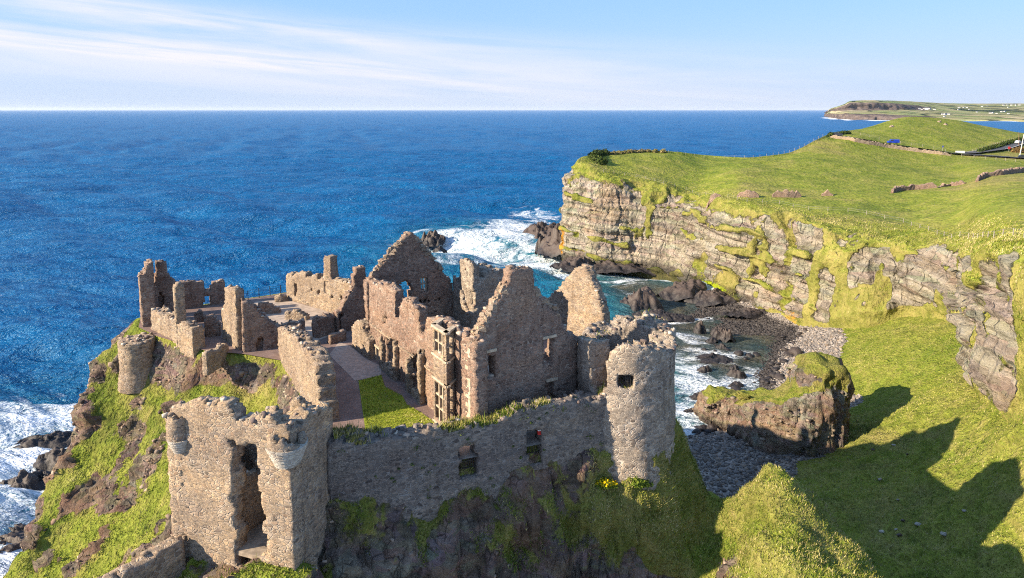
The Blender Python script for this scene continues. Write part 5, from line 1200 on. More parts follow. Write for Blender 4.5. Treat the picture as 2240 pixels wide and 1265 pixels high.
for i, (px, py, sc_) in enumerate(HOUSES):
    h_ = hit(px, py, BV_F)
    if h_ is None: continue
    rz = .5 * math.sin(i * 3.7)
    if hproto is None:
        hproto = thing('white_house', '', 'house', h_)
        mb = MB(); mb.box((h_[0], h_[1], h_[2] + 3.0), (20, 9, 9)); mb.build('wall', white, hproto)
        mb = MB(); z0_ = h_[2] + 7.45; V_ = [(-10.4, -5, 0), (10.4, -5, 0), (10.4, 5, 0), (-10.4, 5, 0), (-10.4, 0, 4.2), (10.4, 0, 4.2)]
        mb.add([(h_[0] + a, h_[1] + b, z0_ + c) for a, b, c in V_], [(0, 1, 5, 4), (2, 3, 4, 5), (1, 2, 5), (3, 0, 4), (0, 3, 2, 1)]); mb.build('roof', slate, hproto)
        r_ = hproto
    else:
        r_ = hproto.copy(); COL.objects.link(r_)
        for ch in list(hproto.children): c_ = ch.copy(); COL.objects.link(c_); c_.parent = r_
    r_.location = h_; r_.rotation_euler = (0, 0, rz); r_.scale = (sc_ * .5,) * 3
    tag(r_, 'tiny white house scattered on the green hillside of the far coast', 'house', 'white houses on the far coast')

# ------------------------------------------------------------------ road, vehicles, fences and field walls on the headland
def hitp(px, py):
    for k in range(8):
        h_ = hit(px, py + k * .6, BV_H)
        if h_ is not None and h_[1] < 480: return h_
    return None
def resample(P_, step):
    P_ = np.array(P_); seg = np.linalg.norm(np.diff(P_[:, :2], axis=0), axis=1); cum = np.concatenate([[0], np.cumsum(seg)]); n = max(2, int(cum[-1] / step) + 1)
    s_ = np.linspace(0, cum[-1], n); return np.stack([np.interp(s_, cum, P_[:, k]) for k in range(P_.shape[1])], 1)
def smooth_line(P_, k=3):
    P_ = np.array(P_)
    for _ in range(k):
        Q_ = P_.copy(); Q_[1:-1] = (P_[:-2] + 2 * P_[1:-1] + P_[2:]) / 4; P_ = Q_
    return P_
def gz(x, y): 
    z = ground(x, y, BV_H); return z if z is not None else 33.
def ribbon(name, px, width, lift, mat):
    P_ = [hitp(*p) if not hasattr(p[0], '__len__') else np.array(p[0]) for p in px]; P_ = [p for p in P_ if p is not None]
    P_ = smooth_line(resample(P_, 4.0), 12); tg = np.gradient(P_[:, :2], axis=0); tg /= np.linalg.norm(tg, axis=1)[:, None]; nm = np.stack([-tg[:, 1], tg[:, 0]], 1)
    V = []; m = 7
    zc = np.array([[gz(*(p[:2] + n_ * f)) for f in np.linspace(-width / 2, width / 2, m)] for p, n_ in zip(P_, nm)])
    zl_ = smooth_line(zc.max(axis=1)[:, None], 6)[:, 0]
    for p, n_, z_ in zip(P_, nm, zl_):
        for f in np.linspace(-width / 2, width / 2, m): V.append((*(p[:2] + n_ * f), z_ + lift))
    o = mesh_obj(name, V, grid_faces(len(P_), m), mat, smooth_sh=True); o['kind'] = 'structure'; return P_, nm, zl_
M['asphalt'] = plain('asphalt', (.075, .075, .08), .85, .2, 0, .2, .4); M['line'] = plain('road_paint', (.75, .75, .72), .7)
roadP, roadN, roadZ = ribbon('road', [(1822, 299), (1833, 299.5), (1850, 300.5), (1880, 307), (1920, 314.5), (1960, 321), (2010, 327.5), (2060, 333.5), (2100, 337), (2150, 341), (2200, 345.5), (2245, 349), (2300, 352), (2360, 355)], 6.5, .16, M['asphalt'])
r2P, r2N, r2Z = ribbon('side_road', [(2118, 337.5), (2150, 335), (2180, 330), (2205, 322.5), (2225, 316), (2250, 309), (2290, 302)], 6.5, .22, M['asphalt'])
def rline(P_, N_, Z_, off, lift, a, b):
    V = []
    for p, n_, z_ in list(zip(P_, N_, Z_))[a:b]:
        for f in (off - .1, off + .1): V.append((*(p[:2] + n_ * f), z_ + lift))
    o = mesh_obj('road_marking', V, grid_faces(len(V) // 2, 2), M['line']); o['kind'] = 'structure'
rline(r2P, r2N, r2Z, 2.9, .24, 0, len(r2P) - 3); rline(r2P, r2N, r2Z, -2.9, .24, 6, len(r2P) - 3)
def drape_wall(name, label, px, h_, th, mat, group=None, cat='wall', jag=.25, P_=None):
    if P_ is None:
        P_ = [hitp(*p) for p in px]; P_ = [p for p in P_ if p is not None]
    P_ = resample(P_, .7); tg = np.gradient(P_[:, :2], axis=0); tg /= np.linalg.norm(tg, axis=1)[:, None]; nm = np.stack([-tg[:, 1], tg[:, 0]], 1)
    V = []; m = 8; n = len(P_)
    for i, (p, n_) in enumerate(zip(P_, nm)):
        z_ = gz(p[0], p[1]); e_ = min(1, .35 + min(i, n - 1 - i) * .3); hh = h_ * e_ * (1 + jag * random.uniform(-1, 1))
        for o_, zf in ((-.5, -.4), (-.5, .45), (-.48, .9), (-.2, 1.02), (.2, 1.0), (.48, .9), (.5, .45), (.5, -.4)):
            V.append((p[0] + n_[0] * o_ * th + random.uniform(-.07, .07), p[1] + n_[1] * o_ * th + random.uniform(-.07, .07), z_ + zf * hh + random.uniform(-.06, .06)))
    F = [tuple(f) for f in grid_faces(n, m)] + [tuple(range(m)), tuple(range((n - 1) * m, n * m))[::-1]]
    o = mesh_obj(name, V, F, mat, loc=tuple(P_[n // 2])); tag(o, label, cat, group); return o
drape_wall('roadside_wall', 'long pale stone wall between the road and the sloping field', [(1816, 300.5), (1840, 304.5), (1870, 310), (1900, 316), (1940, 322.5), (1980, 328.5), (2020, 334), (2060, 339), (2078, 341)], 1.5, .7, M['masonry_tan'])
drape_wall('field_wall', 'short dark dry-stone wall fragment nearest the cliff edge', [(1613, 431), (1636, 431.5), (1660, 432)], 2.0, 1.0, M['masonry_red'])
drape_wall('field_wall', 'longer dark dry-stone fragment in the middle of the field', [(1690, 431), (1720, 431.5), (1752, 431.5)], 2.0, 1.0, M['masonry_red'])
drape_wall('field_wall', 'small dark heap of dry stone right of the two wall fragments', [(1797, 428), (1822, 428)], 1.7, 1.0, M['masonry_red'])
drape_wall('field_wall', 'long low field wall climbing to the right across the pasture', [(1951, 423), (1965, 418), (2000, 415), (2050, 411)], 1.6, .8, M['masonry_red'])
drape_wall('field_wall', 'overgrown crumbled stretch of wall in the pasture', [(2054, 410.5), (2080, 407), (2112, 402)], 1.0, .9, M['masonry_red'], jag=.5)
drape_wall('field_wall', 'upper stretch of field wall running off the right edge', [(2137, 398), (2154, 389), (2190, 383), (2240, 376), (2290, 372)], 1.6, .8, M['masonry_red'])
drape_wall('lip_wall', 'short curved stone wall at the top of the cliff gully', [(1545, 458), (1551, 446), (1562, 435), (1576, 430)], 1.6, .9, M['masonry_red'])
post_m = plain('fence_timber', (.34, .3, .25), .9, .1); wire_m = plain('fence_wire', (.3, .3, .3), .5, .3, .6)
def fence(label, px, step, h_=1.25, w_=.1, mat=post_m):
    P_ = [hitp(*p) for p in px]; P_ = [p for p in P_ if p is not None]; P_ = resample(P_, step)
    t = thing('post_fence', label, 'fence', (P_[len(P_) // 2][0], P_[len(P_) // 2][1], gz(*P_[len(P_) // 2][:2]))); proto = None; zs_ = []
    for p in P_:
        z_ = gz(p[0], p[1]); zs_.append(z_); hh = h_ * random.uniform(.9, 1.1)
        if proto is None:
            mb = MB(); mb.box((p[0], p[1], z_ + h_ / 2 - .1), (w_, w_, h_ + .2)); proto = mb.build('post', mat, t); p0 = np.array([p[0], p[1], z_])
        else:
            o = proto.copy(); COL.objects.link(o); o.parent = t; o.location = Vector(np.array([p[0], p[1], z_]) - p0); o.rotation_euler = (0, 0, 0)
    mb = MB()
    for (a, za), (b, zb2) in zip(list(zip(P_, zs_))[:-1], list(zip(P_, zs_))[1:]):
        for q in (.45, .95): mb.bar((a[0], a[1], za + q * h_), (b[0], b[1], zb2 + q * h_), .025)
    mb.build('wire', wire_m, t); return t
fence('row of pale posts along the far sea edge of the headland field', [(1462, 335), (1520, 343), (1575, 347.5), (1640, 347.5), (1694, 340.5), (1730, 330.5), (1766, 312), (1800, 297)], 4.2, 1.3)
fence('row of posts along the cliff lip from the tip to the gully', [(1320, 378), (1360, 384), (1400, 391), (1450, 404), (1500, 416), (1560, 427)], 4.0, 1.2)
fence('post fence along the cliff lip right of the gully to the picture edge', [(1592, 433), (1640, 443.5), (1670, 445), (1700, 446), (1756, 458), (1812, 462), (1875, 465), (1906, 472), (1975, 487), (2010, 499), (2046, 512), (2120, 522), (2175, 521), (2240, 520)], 5.0, 1.1)
fence('pale posts at the foot of the round hill above the road', [(1882, 296), (1908, 303), (1948, 311), (1988, 317.5), (2042, 326), (2068, 332)], 4.5, 1.3)
fence('white posts along the near side of the road junction', [(2080, 342), (2105, 343.5), (2135, 346), (2166, 349), (2216, 354), (2250, 356)], 4.5, 1.3)
fence('posts behind the dark hedge of the side road', [(2127, 333), (2147, 327.5), (2179, 317), (2222, 306)], 4.0, 1.3)
# leafy masses
def leaf_mass(name, label, cat, blobs, n, size, cols, parent=None, group=None, flowers=None, kind=None):
    Vs = []; Cs = []; cx = np.array(blobs[0][0])
    for c, r, wgt in blobs:
        m = int(n * wgt); d_ = rng.normal(0, 1, (m, 3)); d_ /= np.linalg.norm(d_, axis=1)[:, None]; d_[:, 2] = np.abs(d_[:, 2])
        rad = rng.uniform(.55, 1.05, m) * (1 + .25 * fbm(d_ * 2.0 + c[0], 2, 5)); p = np.array(c) + d_ * rad[:, None] * np.array(r)
        u = rng.normal(0, 1, (m, 3)); u /= np.linalg.norm(u, axis=1)[:, None]; v = np.cross(u, d_); v /= np.linalg.norm(v, axis=1)[:, None] + 1e-9; s_ = size * rng.uniform(.6, 1.4, m)[:, None]
        Vs.append(np.stack([p - u * s_, p + v * s_ * .6, p + u * s_, p - v * s_ * .6], 1)); cc = np.array(cols)[rng.integers(0, len(cols), m)] * rng.uniform(.7, 1.3, (m, 1))
        if flowers is not None:
            fl_ = (rng.random(m) < flowers[1] * smooth(.2, .7, d_[:, 2])); cc[fl_] = flowers[0]
        Cs.append(np.repeat(cc, 4, 0))
    V = np.concatenate(Vs).reshape(-1, 3); F = np.arange(len(V)).reshape(-1, 4)
    o = mesh_obj(name, V, F, M['leaf'], parent, loc=None if parent else tuple(cx), attrs=dict(col=np.concatenate(Cs)))
    if label: tag(o, label, cat, group, kind)
    return o
M['leaf'] = mat_col('leaf')
DG = [(.03, .05, .012), (.045, .07, .015), (.06, .075, .02)]
def along(px, step): 
    P_ = [hitp(*p) for p in px]; return resample([p for p in P_ if p is not None], step)
leaf_mass('hedge', 'dark clipped hedge along the far side of the side road', 'hedge', [((p[0], p[1], gz(p[0], p[1])), (1.6, 1.6, 1.9), 1 / 24) for p in along([(2143, 334.5), (2168, 327), (2192, 320), (2222, 311), (2240, 306)], 3)], 7000, .35, DG)
leaf_mass('hedge', 'dark hedge on the outside of the road bend', 'hedge', [((p[0], p[1], gz(p[0], p[1])), (1.4, 1.4, 1.6), 1 / 10) for p in along([(1816, 296.5), (1835, 294.5), (1855, 293.5)], 3)], 2600, .35, DG)
leaf_mass('scrub', 'dark green scrub on the cliff corner at the headland tip', 'bush', [((p[0], p[1], gz(p[0], p[1])), (2.6, 2.6, 2.4), 1 / 9) for p in along([(1322, 339), (1305, 341), (1296, 346), (1306, 353), (1314, 358)], 3.2)], 5000, .4, DG)
leaf_mass('hedgerow', 'tawny overgrown bank along the sea edge of the headland', 'hedge', [((p[0], p[1], gz(p[0], p[1])), (1.6, 1.6, 1.3), 1 / 16) for p in along([(1330, 338), (1370, 335.5), (1400, 333.5), (1425, 332), (1450, 333.5)], 3)], 5000, .35, [(.2, .16, .06), (.12, .12, .03), (.25, .2, .1)])
bp_ = hitp(2228, 334)
leaf_mass('brown_bush', 'brown rounded bush inside the road junction', 'bush', [((bp_[0], bp_[1], gz(*bp_[:2])), (3.5, 2.5, 2.8), .4), ((bp_[0] + 4, bp_[1] + 1, gz(bp_[0] + 4, bp_[1] + 1)), (3.5, 2.5, 3), .6)], 1800, .35, [(.12, .07, .03), (.16, .1, .04), (.08, .06, .02)])
for pxx, pyy, lab in [(2069, 273.5, 'pale pair of rocks high on the round hill'), (2055, 267, 'small pale rock near the crest of the round hill'), (1950, 278, 'scatter of pale stone low on the left of the round hill')]:
    h_ = hitp(pxx, pyy); mound('hill_rock', (h_[0], h_[1], h_[2] - .3), 1.7, 1.1, 1.1, .4, M['masonry_tan'], lab, 'rock', int(pxx), 14)
# vehicles
def car(name, label, cat, px, py, heading, col, van=False):
    h_ = hitp(px, py); x, y = h_[:2]; i = int(np.argmin(np.linalg.norm(np.concatenate([roadP, r2P])[:, :2] - h_[:2], axis=1))); z_ = np.concatenate([roadZ + .16, r2Z + .22])[i]
    t = thing(name, label, cat, (x, y, z_)); paint = plain(name + '_paint', col, .35, .5, 0, .05); glass = plain('car_glass', (.02, .025, .03), .1, .6, 0, .1); tyre = plain('tyre', (.02, .02, .02), .8)
    prof = [(-2.15, .35), (2.15, .35), (2.2, .75), (2.0, .95), (1.0, 1.05), (.45, 1.5), (-1.4, 1.52), (-2.0, 1.0), (-2.2, .8)] if not van else [(-2.5, .4), (2.4, .4), (2.5, .9), (2.3, 1.15), (1.6, 1.25), (1.1, 1.95), (-2.45, 2.0), (-2.55, .9)]
    def extr(pr, w_):
        m = len(pr); V = [(a, -w_, b) for a, b in pr] + [(a, w_, b) for a, b in pr]
        return V, [tuple(range(m)), tuple(range(2 * m - 1, m - 1, -1))] + [(k, m + k, m + (k + 1) % m, (k + 1) % m) for k in range(m)]
    def add(nm, V, F, mt, par=t): o = mesh_obj(nm, np.array(V) + np.array([x, y, z_]), F, mt, par); return o
    V, F = extr(prof, .88); add('body', V, F, paint)
    gp = [(.95, 1.08), (.48, 1.46), (-1.35, 1.47), (-1.8, 1.08)] if not van else [(1.6, 1.28), (1.15, 1.85), (.2, 1.85), (.2, 1.28)]
    V, F = extr(gp, .9); add('window', V, F, glass)
    for wx in (-1.35, 1.35):
        for wy in (-.8, .8):
            mb = MB(); mb.tube((x + wx, y + wy - .11, z_ + .33), (x + wx, y + wy + .11, z_ + .33), .33, n=12); mb.build('wheel', tyre, t)
    for wy in (-.6, .6): mb = MB(); mb.box((x + 2.16, y + wy, z_ + .72), (.1, .3, .16)); mb.build('headlight', plain('lamp_lens', (.7, .7, .68), .2), t)
    t.rotation_euler = (0, 0, heading); return t
def head(px, P_):
    h_ = hitp(*px); i = int(np.argmin(np.linalg.norm(P_[:, :2] - h_[:2], axis=1))); i = min(max(i, 1), len(P_) - 2); d_ = P_[i + 1, :2] - P_[i - 1, :2]; return math.atan2(d_[1], d_[0])
car('blue_van', 'bright blue van driving along the road behind the stone wall', 'van', 1953, 319.5, head((1953, 320), roadP) + math.pi, (.01, .04, .35), True)
car('dark_car', 'small dark car coming round the road bend at the left', 'car', 1833, 299.8, head((1840, 301), roadP), (.03, .035, .05))
car('silver_car', 'silver car coming down the side road beside the hedge', 'car', 2226, 315.5, head((2226, 316), r2P) + math.pi, (.5, .52, .55))
car('black_car', 'black car at the right edge of the picture near the junction', 'car', 2240, 348.6, head((2240, 349), roadP), (.02, .022, .03))
# signs and poles
def sign(name, label, px, py, w_, h_, z_, col, npost, pole=.06, disc=False):
    g_ = hitp(px, py); t = thing(name, label, 'sign', (g_[0], g_[1], gz(*g_[:2]))); b = t['_w']; 
    mb = MB()
    if disc: mb.tube((b[0], b[1] - .05, b[2] + z_), (b[0], b[1] + .05, b[2] + z_), w_ / 2, n=16)
    else: mb.box((b[0], b[1], b[2] + z_), (w_, .08, h_))
    mb.build('panel', plain(name + '_face', col, .6), t)
    for k in range(npost): xx = b[0] + (k - (npost - 1) / 2) * w_ * .7; mb = MB(); mb.tube((xx, b[1] + .09, b[2] - .2), (xx, b[1] + .09, b[2] + z_ + (0 if npost > 1 else h_ / 2)), pole, n=6); mb.build('post', plain('sign_post', (.35, .35, .35), .6), t)
sign('white_board', 'wide white sign board beside the road junction', 2100, 337.0, 4.4, 1.1, .9, (.82, .82, .8), 2)
sign('red_sign', 'small red road sign at the mouth of the side road', 2207, 332, 1.3, 1.3, 1.8, (.55, .05, .05), 1, disc=True)
sign('blue_sign', 'little blue sign on a thin post at the foot of the hill', 2062, 330, .7, .8, 2.0, (.08, .1, .35), 1)
def pole(label, px, py, top, r_, col, name='utility_pole', arm=False):
    g_ = hitp(px, py); tp_ = at_Y(top[0], top[1], g_[1]); t = thing(name, label, 'pole', (g_[0], g_[1], gz(*g_[:2])))
    mb = MB(); mb.tube((g_[0], g_[1], gz(*g_[:2]) - .3), tp_, r_, r_ * .7, n=8); m_ = plain(name + '_wood', col, .8); mb.build('shaft', m_, t)
    if arm: mb = MB(); mb.bar(tp_ + np.array([-1, 0, -.5]), tp_ + np.array([1, 0, -.5]), .14); mb.build('crossarm', m_, t)
pole('brown timber utility pole beside the silver car', 2229, 322, (2229, 290), .17, (.2, .12, .08), arm=True)
pole('pale leaning pole at the right edge above the junction', 2231, 339, (2240, 294), .2, (.6, .58, .52))
# ------------------------------------------------------------------ standing grass
GCOL = np.array([(.165, .194, .022), (.215, .217, .034), (.11, .156, .017), (.29, .26, .075), (.065, .10, .012), (.38, .32, .15)])
def grass(name, pts, nrm_, hgt, wid, colw=None, lean=(.5, .1), kind='stuff'):
    n = len(pts); a = rng.uniform(0, 6.28, n); s_ = np.stack([np.cos(a), np.sin(a), np.zeros(n)], 1)
    up = nrm_ * .35 + np.array([0, 0, .8]) + rng.normal(0, .28, (n, 3)) + np.array([lean[0], lean[1], 0]) * .35
    up /= np.linalg.norm(up, axis=1)[:, None]; h_ = (hgt * rng.lognormal(0, .35, n))[:, None]; w_ = (wid * rng.uniform(.6, 1.4, n))[:, None]
    b = pts - nrm_ * .03
    V = np.stack([b - s_ * w_, b + s_ * w_, b + up * h_ + np.array([0, 0, -.15]) * h_], 1).reshape(-1, 3)
    pr = np.array(colw if colw is not None else [.26, .24, .18, .18, .06, .08]); pr = pr / pr.sum()
    patch = fbm(pts * .25, 3, 88)
    ci = rng.choice(len(GCOL), n, p=pr); dry = fbm(pts * .13, 4, 89) + .5 * fbm(pts * .5, 2, 90); ci = np.where(rng.random(n) < smooth(.0, .5, dry) * .6, np.where(rng.random(n) < .6, 5, 3), ci); ci = np.where(rng.random(n) < smooth(-.1, -.6, dry) * .6, np.where(rng.random(n) < .5, 4, 2), ci); c = GCOL[ci] * rng.uniform(.75, 1.25, (n, 1)) * (1 + .35 * patch[:, None])
    o = mesh_obj(name, V, np.arange(len(V)).reshape(-1, 3), M['leaf'], attrs=dict(col=np.repeat(c, 3, 0))); o['kind'] = kind; return o
def gw(o, near, far_=1e9, rk=.45, extra=None):
    me = o.data; a = np.zeros(len(me.vertices), np.float32); me.attributes['rock'].data.foreach_get('value', a)
    def f(ce, nn, t):
        d_ = np.linalg.norm(ce - np.array([0, 0, CAMH]), axis=1)
        w_ = smooth(rk + .15, rk - .15, a[t].mean(1) + .35 * fbm(ce * .6, 3, 77)) * (1 / np.maximum(d_, 40)) ** 1.6
        w_ *= (ce[:, 2] > 1.5) & (np.abs(ce[:, 2] - ZC) > -1)
        if extra is not None: w_ = w_ * extra(ce)
        return w_ + 1e-12
    return f
offp = lambda ce: smooth(-.1, .6, sdf_poly(ce[:, :2], PLATEAU))
frontw = lambda ce: offp(ce) * (1 + 2.2 * ((ce[:, 0] > -12) & (ce[:, 0] < 18) & (ce[:, 1] < 56)))
p, n = tri_sample(castle_rock, 170000, gw(castle_rock, 0, rk=.55, extra=frontw)); grass('rock_grass', p, n, .22, .032)
def cliffw(ce):
    lip_ = [HC[k][5] for k in range(1, len(HC))]; d_ = dist_line(ce[:, :2], lip_); inl = np.linalg.norm(ce[:, :2], axis=1) > np.interp(ce[:, 0] / ce[:, 1], [q[0] / q[1] for q in lip_], [np.linalg.norm(q[:2]) for q in lip_])
    return np.where(inl, smooth(7, 0, d_) * .7, 1.0)
p, n = tri_sample(headland, 75000, gw(headland, 0, extra=cliffw)); grass('cliff_grass', p, n, .38, .06, [.3, .28, .14, .16, .06, .06], (.9, .3))
p, n = tri_sample(ridge_o, 70000, gw(ridge_o, 0, rk=.6)); grass('ridge_grass', p, n, .19, .028, [.24, .22, .12, .24, .05, .2])
p, n = tri_sample(valley_o, 220000, gw(valley_o, 0)); grass('valley_grass', p, n, .2, .036, [.25, .26, .12, .22, .05, .1], (.9, .3))
# loose angular stones in the rock and soil
PBx = []
import itertools
for k in range(5):
    V_ = np.array(list(itertools.product((-1, 1), (-1, 1), (-1, 1))), float) * np.array([1.2, .85, .6]); V_ = V_ + rng.uniform(-.28, .28, V_.shape)
    PBx.append((V_, np.array([(0, 1, 3, 2), (4, 6, 7, 5), (0, 4, 5, 1), (2, 3, 7, 6), (0, 2, 6, 4), (1, 5, 7, 3)])))
def rockw(o, thr=.45):
    me = o.data; a = np.zeros(len(me.vertices), np.float32); me.attributes['rock'].data.foreach_get('value', a)
    return lambda ce, nn, t: smooth(thr - .15, thr + .2, a[t].mean(1)) * smooth(-.3, .4, fbm(ce * .35, 3, 78)) * (1 - .93 * ((ce[:, 0] > -12) & (ce[:, 0] < 14) & (ce[:, 1] < 50))) + 1e-12
def loose(name, o, n, med, cols, thr=.45):
    p, nn = tri_sample(o, n, rockw(o, thr)); s_ = np.clip(rng.lognormal(math.log(med), .45, n), .05, .4)
    c = np.array(cols)[rng.integers(0, len(cols), n)] * rng.uniform(.6, 1.3, (n, 1)); scatter_mesh(name, p - nn * (s_ * .45)[:, None], s_, PBx, M['pebbles'], cols=c)
loose('loose_rock', castle_rock, 12000, .10, [(.16, .115, .085), (.26, .19, .14), (.09, .07, .06), (.33, .25, .19), (.2, .13, .09)])
loose('stack_rubble', stack, 900, .14, [(.14, .105, .08), (.2, .155, .115), (.09, .07, .06), (.26, .2, .15)], .4)
vs_ = [(1985, 995), (1955, 975), (2010, 1150), (1975, 1140), (1930, 1165), (1960, 1160), (1968, 1172), (2065, 1170), (2110, 1120), (1910, 985), (1965, 1095), (1925, 1050)]
for i, (px, py) in enumerate(vs_):
    h_ = hit(px, py, BV_T)
    if h_ is None: continue
    V_, F_ = PB2[i % 6]; r_ = .14 + .14 * ((i * 7) % 5) / 4; o = mesh_obj('valley_stone', V_ * r_ * np.array([1.2, 1, .9]) + h_ + np.array([0, 0, .1]), F_, M['pale_stone'] if i % 3 else M['boulder'], loc=tuple(h_))
    tag(o, 'weathered stone lying alone in the shaded grass of the valley', 'rock', 'stones in the valley grass')
# broken stones lying along the ruined wall tops
P_s = []
for o in list(scene.objects):
    if o.type == 'MESH' and o.data.materials and o.data.materials[0] and o.data.materials[0].name.startswith('masonry') and o.parent is not None:
        me = o.data; ar = np.zeros(len(me.polygons), np.float32); me.polygons.foreach_get('area', ar); nz_ = np.zeros(len(me.polygons) * 3, np.float32); me.polygons.foreach_get('normal', nz_)
        A_ = float(ar[nz_.reshape(-1, 3)[:, 2] > .55].sum()); k = int(A_ * 1.7)
        if k > 3: P_s.append(tri_sample(o, k, lambda ce, nn, t: (nn[:, 2] > .55) * (ce[:, 2] > 29.3) + 1e-12)[0])
P_s = np.concatenate(P_s)
cc = np.array([(.3, .22, .16), (.38, .3, .23), (.2, .14, .11), (.42, .36, .29), (.12, .09, .08), (.28, .21, .17)])[rng.integers(0, 6, len(P_s))] * rng.uniform(.75, 1.2, (len(P_s), 1))
scatter_mesh('loose_rubble', P_s + np.array([0, 0, .03]), np.clip(rng.lognormal(-2.15, .35, len(P_s)), .06, .22), PBx, M['pebbles'], cols=cc)
# tufts along the ruined wall tops
def tops_of(o, n, zmin=.6):
    return tri_sample(o, n, lambda ce, nn, t: (nn[:, 2] > zmin) * (ce[:, 2] > 30.5) * smooth(-.1, .35, fbm(ce * .5, 2, 66)) + 1e-12)
cw_o = [c for c in curtain.children if c.name.startswith('wall')][0]
p, n = tops_of(cw_o, 5200); grass('wall_top_grass', p, n, .34, .035, [.2, .2, .1, .35, .05, .3])
lawn_o = [o for o in scene.objects if o.name == 'lawn'][0]
p, n = tri_sample(lawn_o, 9000); grass('lawn_grass', p, n, .09, .03, [.3, .25, .3, .05, .08, .02])
def wall_plants(o, n, zlo, zhi):
    p, nn = tri_sample(o, n, lambda ce, nn_, t: (np.abs(nn_[:, 2]) < .4) * (nn_[:, 1] < -.3) * (ce[:, 2] > zlo) * (ce[:, 2] < zhi) + 1e-12)
    leaf_mass('wall_plants', None, None, [((q[0], q[1], q[2]), np.array([.22, .16, .25]) * random.uniform(.6, 1.6), 1 / n) for q in p], 30 * n, .05, [(.05, .08, .015), (.09, .12, .02), (.03, .05, .012)], kind='stuff')['label'] = 'small green plants rooted in the joints of the front wall'
wall_plants(cw_o, 60, 27, 33.2)
for o, k in ((tring, 300),):
    p, n = tops_of(o, k); grass('wall_top_grass', p, n, .25, .035, [.3, .2, .2, .2, .05, .1])
# gorse and bushes at the foot of the round tower
def bsh(px, py, Y, r, lab, n, fl=None, cols=DG):
    g_ = at_Y(px, py, Y); z_ = ground(g_[0], g_[1], BV_T); leaf_mass('gorse_bush' if fl else 'green_bush', lab, 'bush', [((g_[0], g_[1], z_), r, .5), ((g_[0] + r[0] * .7, g_[1] + .1, z_ - .1), (r[0] * .8, r[1] * .8, r[2] * .8), .3), ((g_[0] - r[0] * .7, g_[1], z_ - .1), (r[0] * .7, r[1] * .7, r[2] * .7), .2)], n, .09, cols, flowers=fl)
GG = [(.1, .14, .015), (.14, .17, .02), (.07, .1, .012)]
bsh(1322, 1000, 47.4, (.75, .5, .6), 'yellow-flowered gorse bush at the foot of the round tower', 1800, ((.62, .43, .005), .6), GG)
bsh(1395, 1025, 47.6, (.8, .6, .6), 'sunlit pale green bush right of the yellow gorse', 1300, None, GG)
# ------------------------------------------------------------------ light and sky
SUN_EL, SUN_AZ = R(24.6), math.atan2(-.955, -.296)   # azimuth of the sun from +Y towards +X
w = bpy.data.worlds.new('World'); scene.world = w; w.use_nodes = True
nt = w.node_tree; bg = nt.nodes['Background']
sky = nt.nodes.new('ShaderNodeTexSky'); sky.sky_type = 'NISHITA'; sky.sun_disc = False
sky.sun_elevation = SUN_EL; sky.sun_rotation = SUN_AZ; sky.altitude = 0; sky.air_density = 1.0; sky.dust_density = .6; sky.ozone_density = 1.6
def wn(t, **k):
    n = nt.nodes.new(t)
    for a, v in k.items(): setattr(n, a, v)
    return n
L = nt.links.new
tc = wn('ShaderNodeTexCoord'); sx = wn('ShaderNodeSeparateXYZ'); L(tc.outputs['Generated'], sx.inputs[0])
def wm(op, a, b=None, clamp=False):
    n = wn('ShaderNodeMath', operation=op, use_clamp=clamp)
    for i, v in enumerate((a, b)):
        if v is None: continue
        if isinstance(v, bpy.types.NodeSocket): L(v, n.inputs[i])
        else: n.inputs[i].default_value = v
    return n.outputs[0]
def wss(a, b, x):
    n = wn('ShaderNodeMapRange', interpolation_type='SMOOTHSTEP'); L(x, n.inputs[0]); n.inputs[1].default_value = a; n.inputs[2].default_value = b; return n.outputs[0]
def wnoise(v, sc, det, ro, di=0):
    n = wn('ShaderNodeTexNoise'); L(v, n.inputs['Vector']); n.inputs['Scale'].default_value = sc; n.inputs['Detail'].default_value = det; n.inputs['Roughness'].default_value = ro; n.inputs['Distortion'].default_value = di; return n.outputs['Fac']
az = wm('ARCTAN2', sx.outputs[0], sx.outputs[1])            # bearing, 0 straight ahead
el = wm('ARCSINE', sx.outputs[2])
# thin cirrus bands drifting down to the right
tilt = wm('ADD', el, wm('MULTIPLY', az, .075))
cv = wn('ShaderNodeCombineXYZ'); L(wm('MULTIPLY', az, 1.0), cv.inputs[0]); L(wm('MULTIPLY', tilt, 14.0), cv.inputs[1])
n1 = wnoise(cv.outputs[0], 1.7, 7, .6, .35)
cv2 = wn('ShaderNodeCombineXYZ'); L(wm('MULTIPLY', az, 1.6), cv2.inputs[0]); L(wm('MULTIPLY', tilt, 34.0), cv2.inputs[1]); cv2.inputs[2].default_value = 3.3
n2 = wnoise(cv2.outputs[0], 1.6, 7, .62, .5)
bandA = wm('MULTIPLY', wss(.13, .07, tilt), wss(-.03, .03, tilt))      # veil
leftw = wss(.85, -.25, az)
veil = wm('MULTIPLY', wm('MULTIPLY', bandA, wss(.3, .62, n1)), wm('ADD', wm('MULTIPLY', leftw, .95), .2))
str1 = wm('MULTIPLY', wm('MULTIPLY', wss(.022, .034, tilt), wss(.062, .042, tilt)), wm('MULTIPLY', wss(.4, .6, n2), wss(.15, -.35, az)))
str2 = wm('MULTIPLY', wm('MULTIPLY', wss(.072, .082, tilt), wss(.108, .09, tilt)), wm('MULTIPLY', wss(.38, .62, n2), wss(.0, -.35, az)))
cl = wm('MINIMUM', wm('ADD', wm('MULTIPLY', veil, .55), wm('ADD', wm('MULTIPLY', str1, .5), wm('MULTIPLY', str2, .34))), .92)
hi = wn('ShaderNodeMix', data_type='RGBA'); hi.inputs[0].default_value = .82; hi.inputs[7].default_value = (1.22, 2.2, 3.9, 1)
low = wm('MULTIPLY', wss(.16, -.02, el), .93)
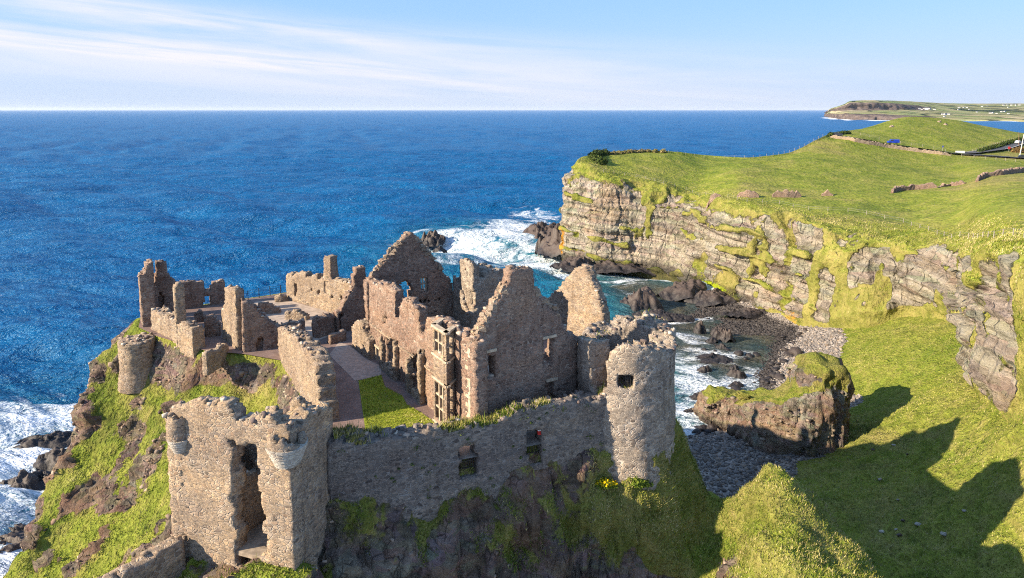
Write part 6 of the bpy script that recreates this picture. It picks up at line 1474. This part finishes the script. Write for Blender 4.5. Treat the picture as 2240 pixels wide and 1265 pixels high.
mx0 = wn('ShaderNodeMix', data_type='RGBA'); L(low, mx0.inputs[0]); 
tint = wn('ShaderNodeMix', data_type='RGBA', blend_type='MULTIPLY'); tint.inputs[0].default_value = 1; L(sky.outputs[0], tint.inputs[6]); tint.inputs[7].default_value = (.92, .93, 1.22, 1)
L(tint.outputs[2], hi.inputs[6]); L(hi.outputs[2], mx0.inputs[6]); mx0.inputs[7].default_value = (2.4, 2.83, 3.55, 1)
mx = wn('ShaderNodeMix', data_type='RGBA'); L(cl, mx.inputs[0]); L(mx0.outputs[2], mx.inputs[6]); mx.inputs[7].default_value = (3.65, 3.55, 3.85, 1)
L(mx.outputs[2], bg.inputs[0]); bg.inputs[1].default_value = .108
sl = bpy.data.lights.new('sun', 'SUN'); sl.energy = 5.0; sl.angle = R(.5); sl.color = (1, .85, .64)
so = bpy.data.objects.new('sun', sl); COL.objects.link(so)
sd = Vector((math.sin(SUN_AZ) * math.cos(SUN_EL), math.cos(SUN_AZ) * math.cos(SUN_EL), math.sin(SUN_EL)))
so.rotation_euler = sd.to_track_quat('Z', 'Y').to_euler(); so.location = sd * 400
vs = scene.view_settings; vs.view_transform = 'Standard'; vs.look = 'None'; vs.exposure = 1.32; vs.gamma = 1; vs.use_curve_mapping = False
scene.cycles.use_denoising = False
scene.cycles.filter_width = 1.1
scene.cycles.sample_clamp_indirect = 4; scene.cycles.sample_clamp_direct = 1.6
scene.cycles.max_bounces = 5; scene.cycles.diffuse_bounces = 2; scene.cycles.glossy_bounces = 2; scene.cycles.transmission_bounces = 3
scene.cycles.volume_bounces = 0
hz = bpy.data.materials.new('haze'); hz.use_nodes = True; hn_ = hz.node_tree.nodes; hn_.remove(hn_['Principled BSDF'])
pv = hn_.new('ShaderNodeVolumePrincipled'); pv.inputs['Color'].default_value = (.80, .88, 1, 1); pv.inputs['Density'].default_value = 1.3e-5; pv.inputs['Anisotropy'].default_value = .1
hz.node_tree.links.new(pv.outputs[0], hn_['Material Output'].inputs['Volume'])
mb = MB(); mb.box((0, 0, 90), (125000, 125000, 230)); ho = mb.build('haze', hz); ho['kind'] = 'stuff'
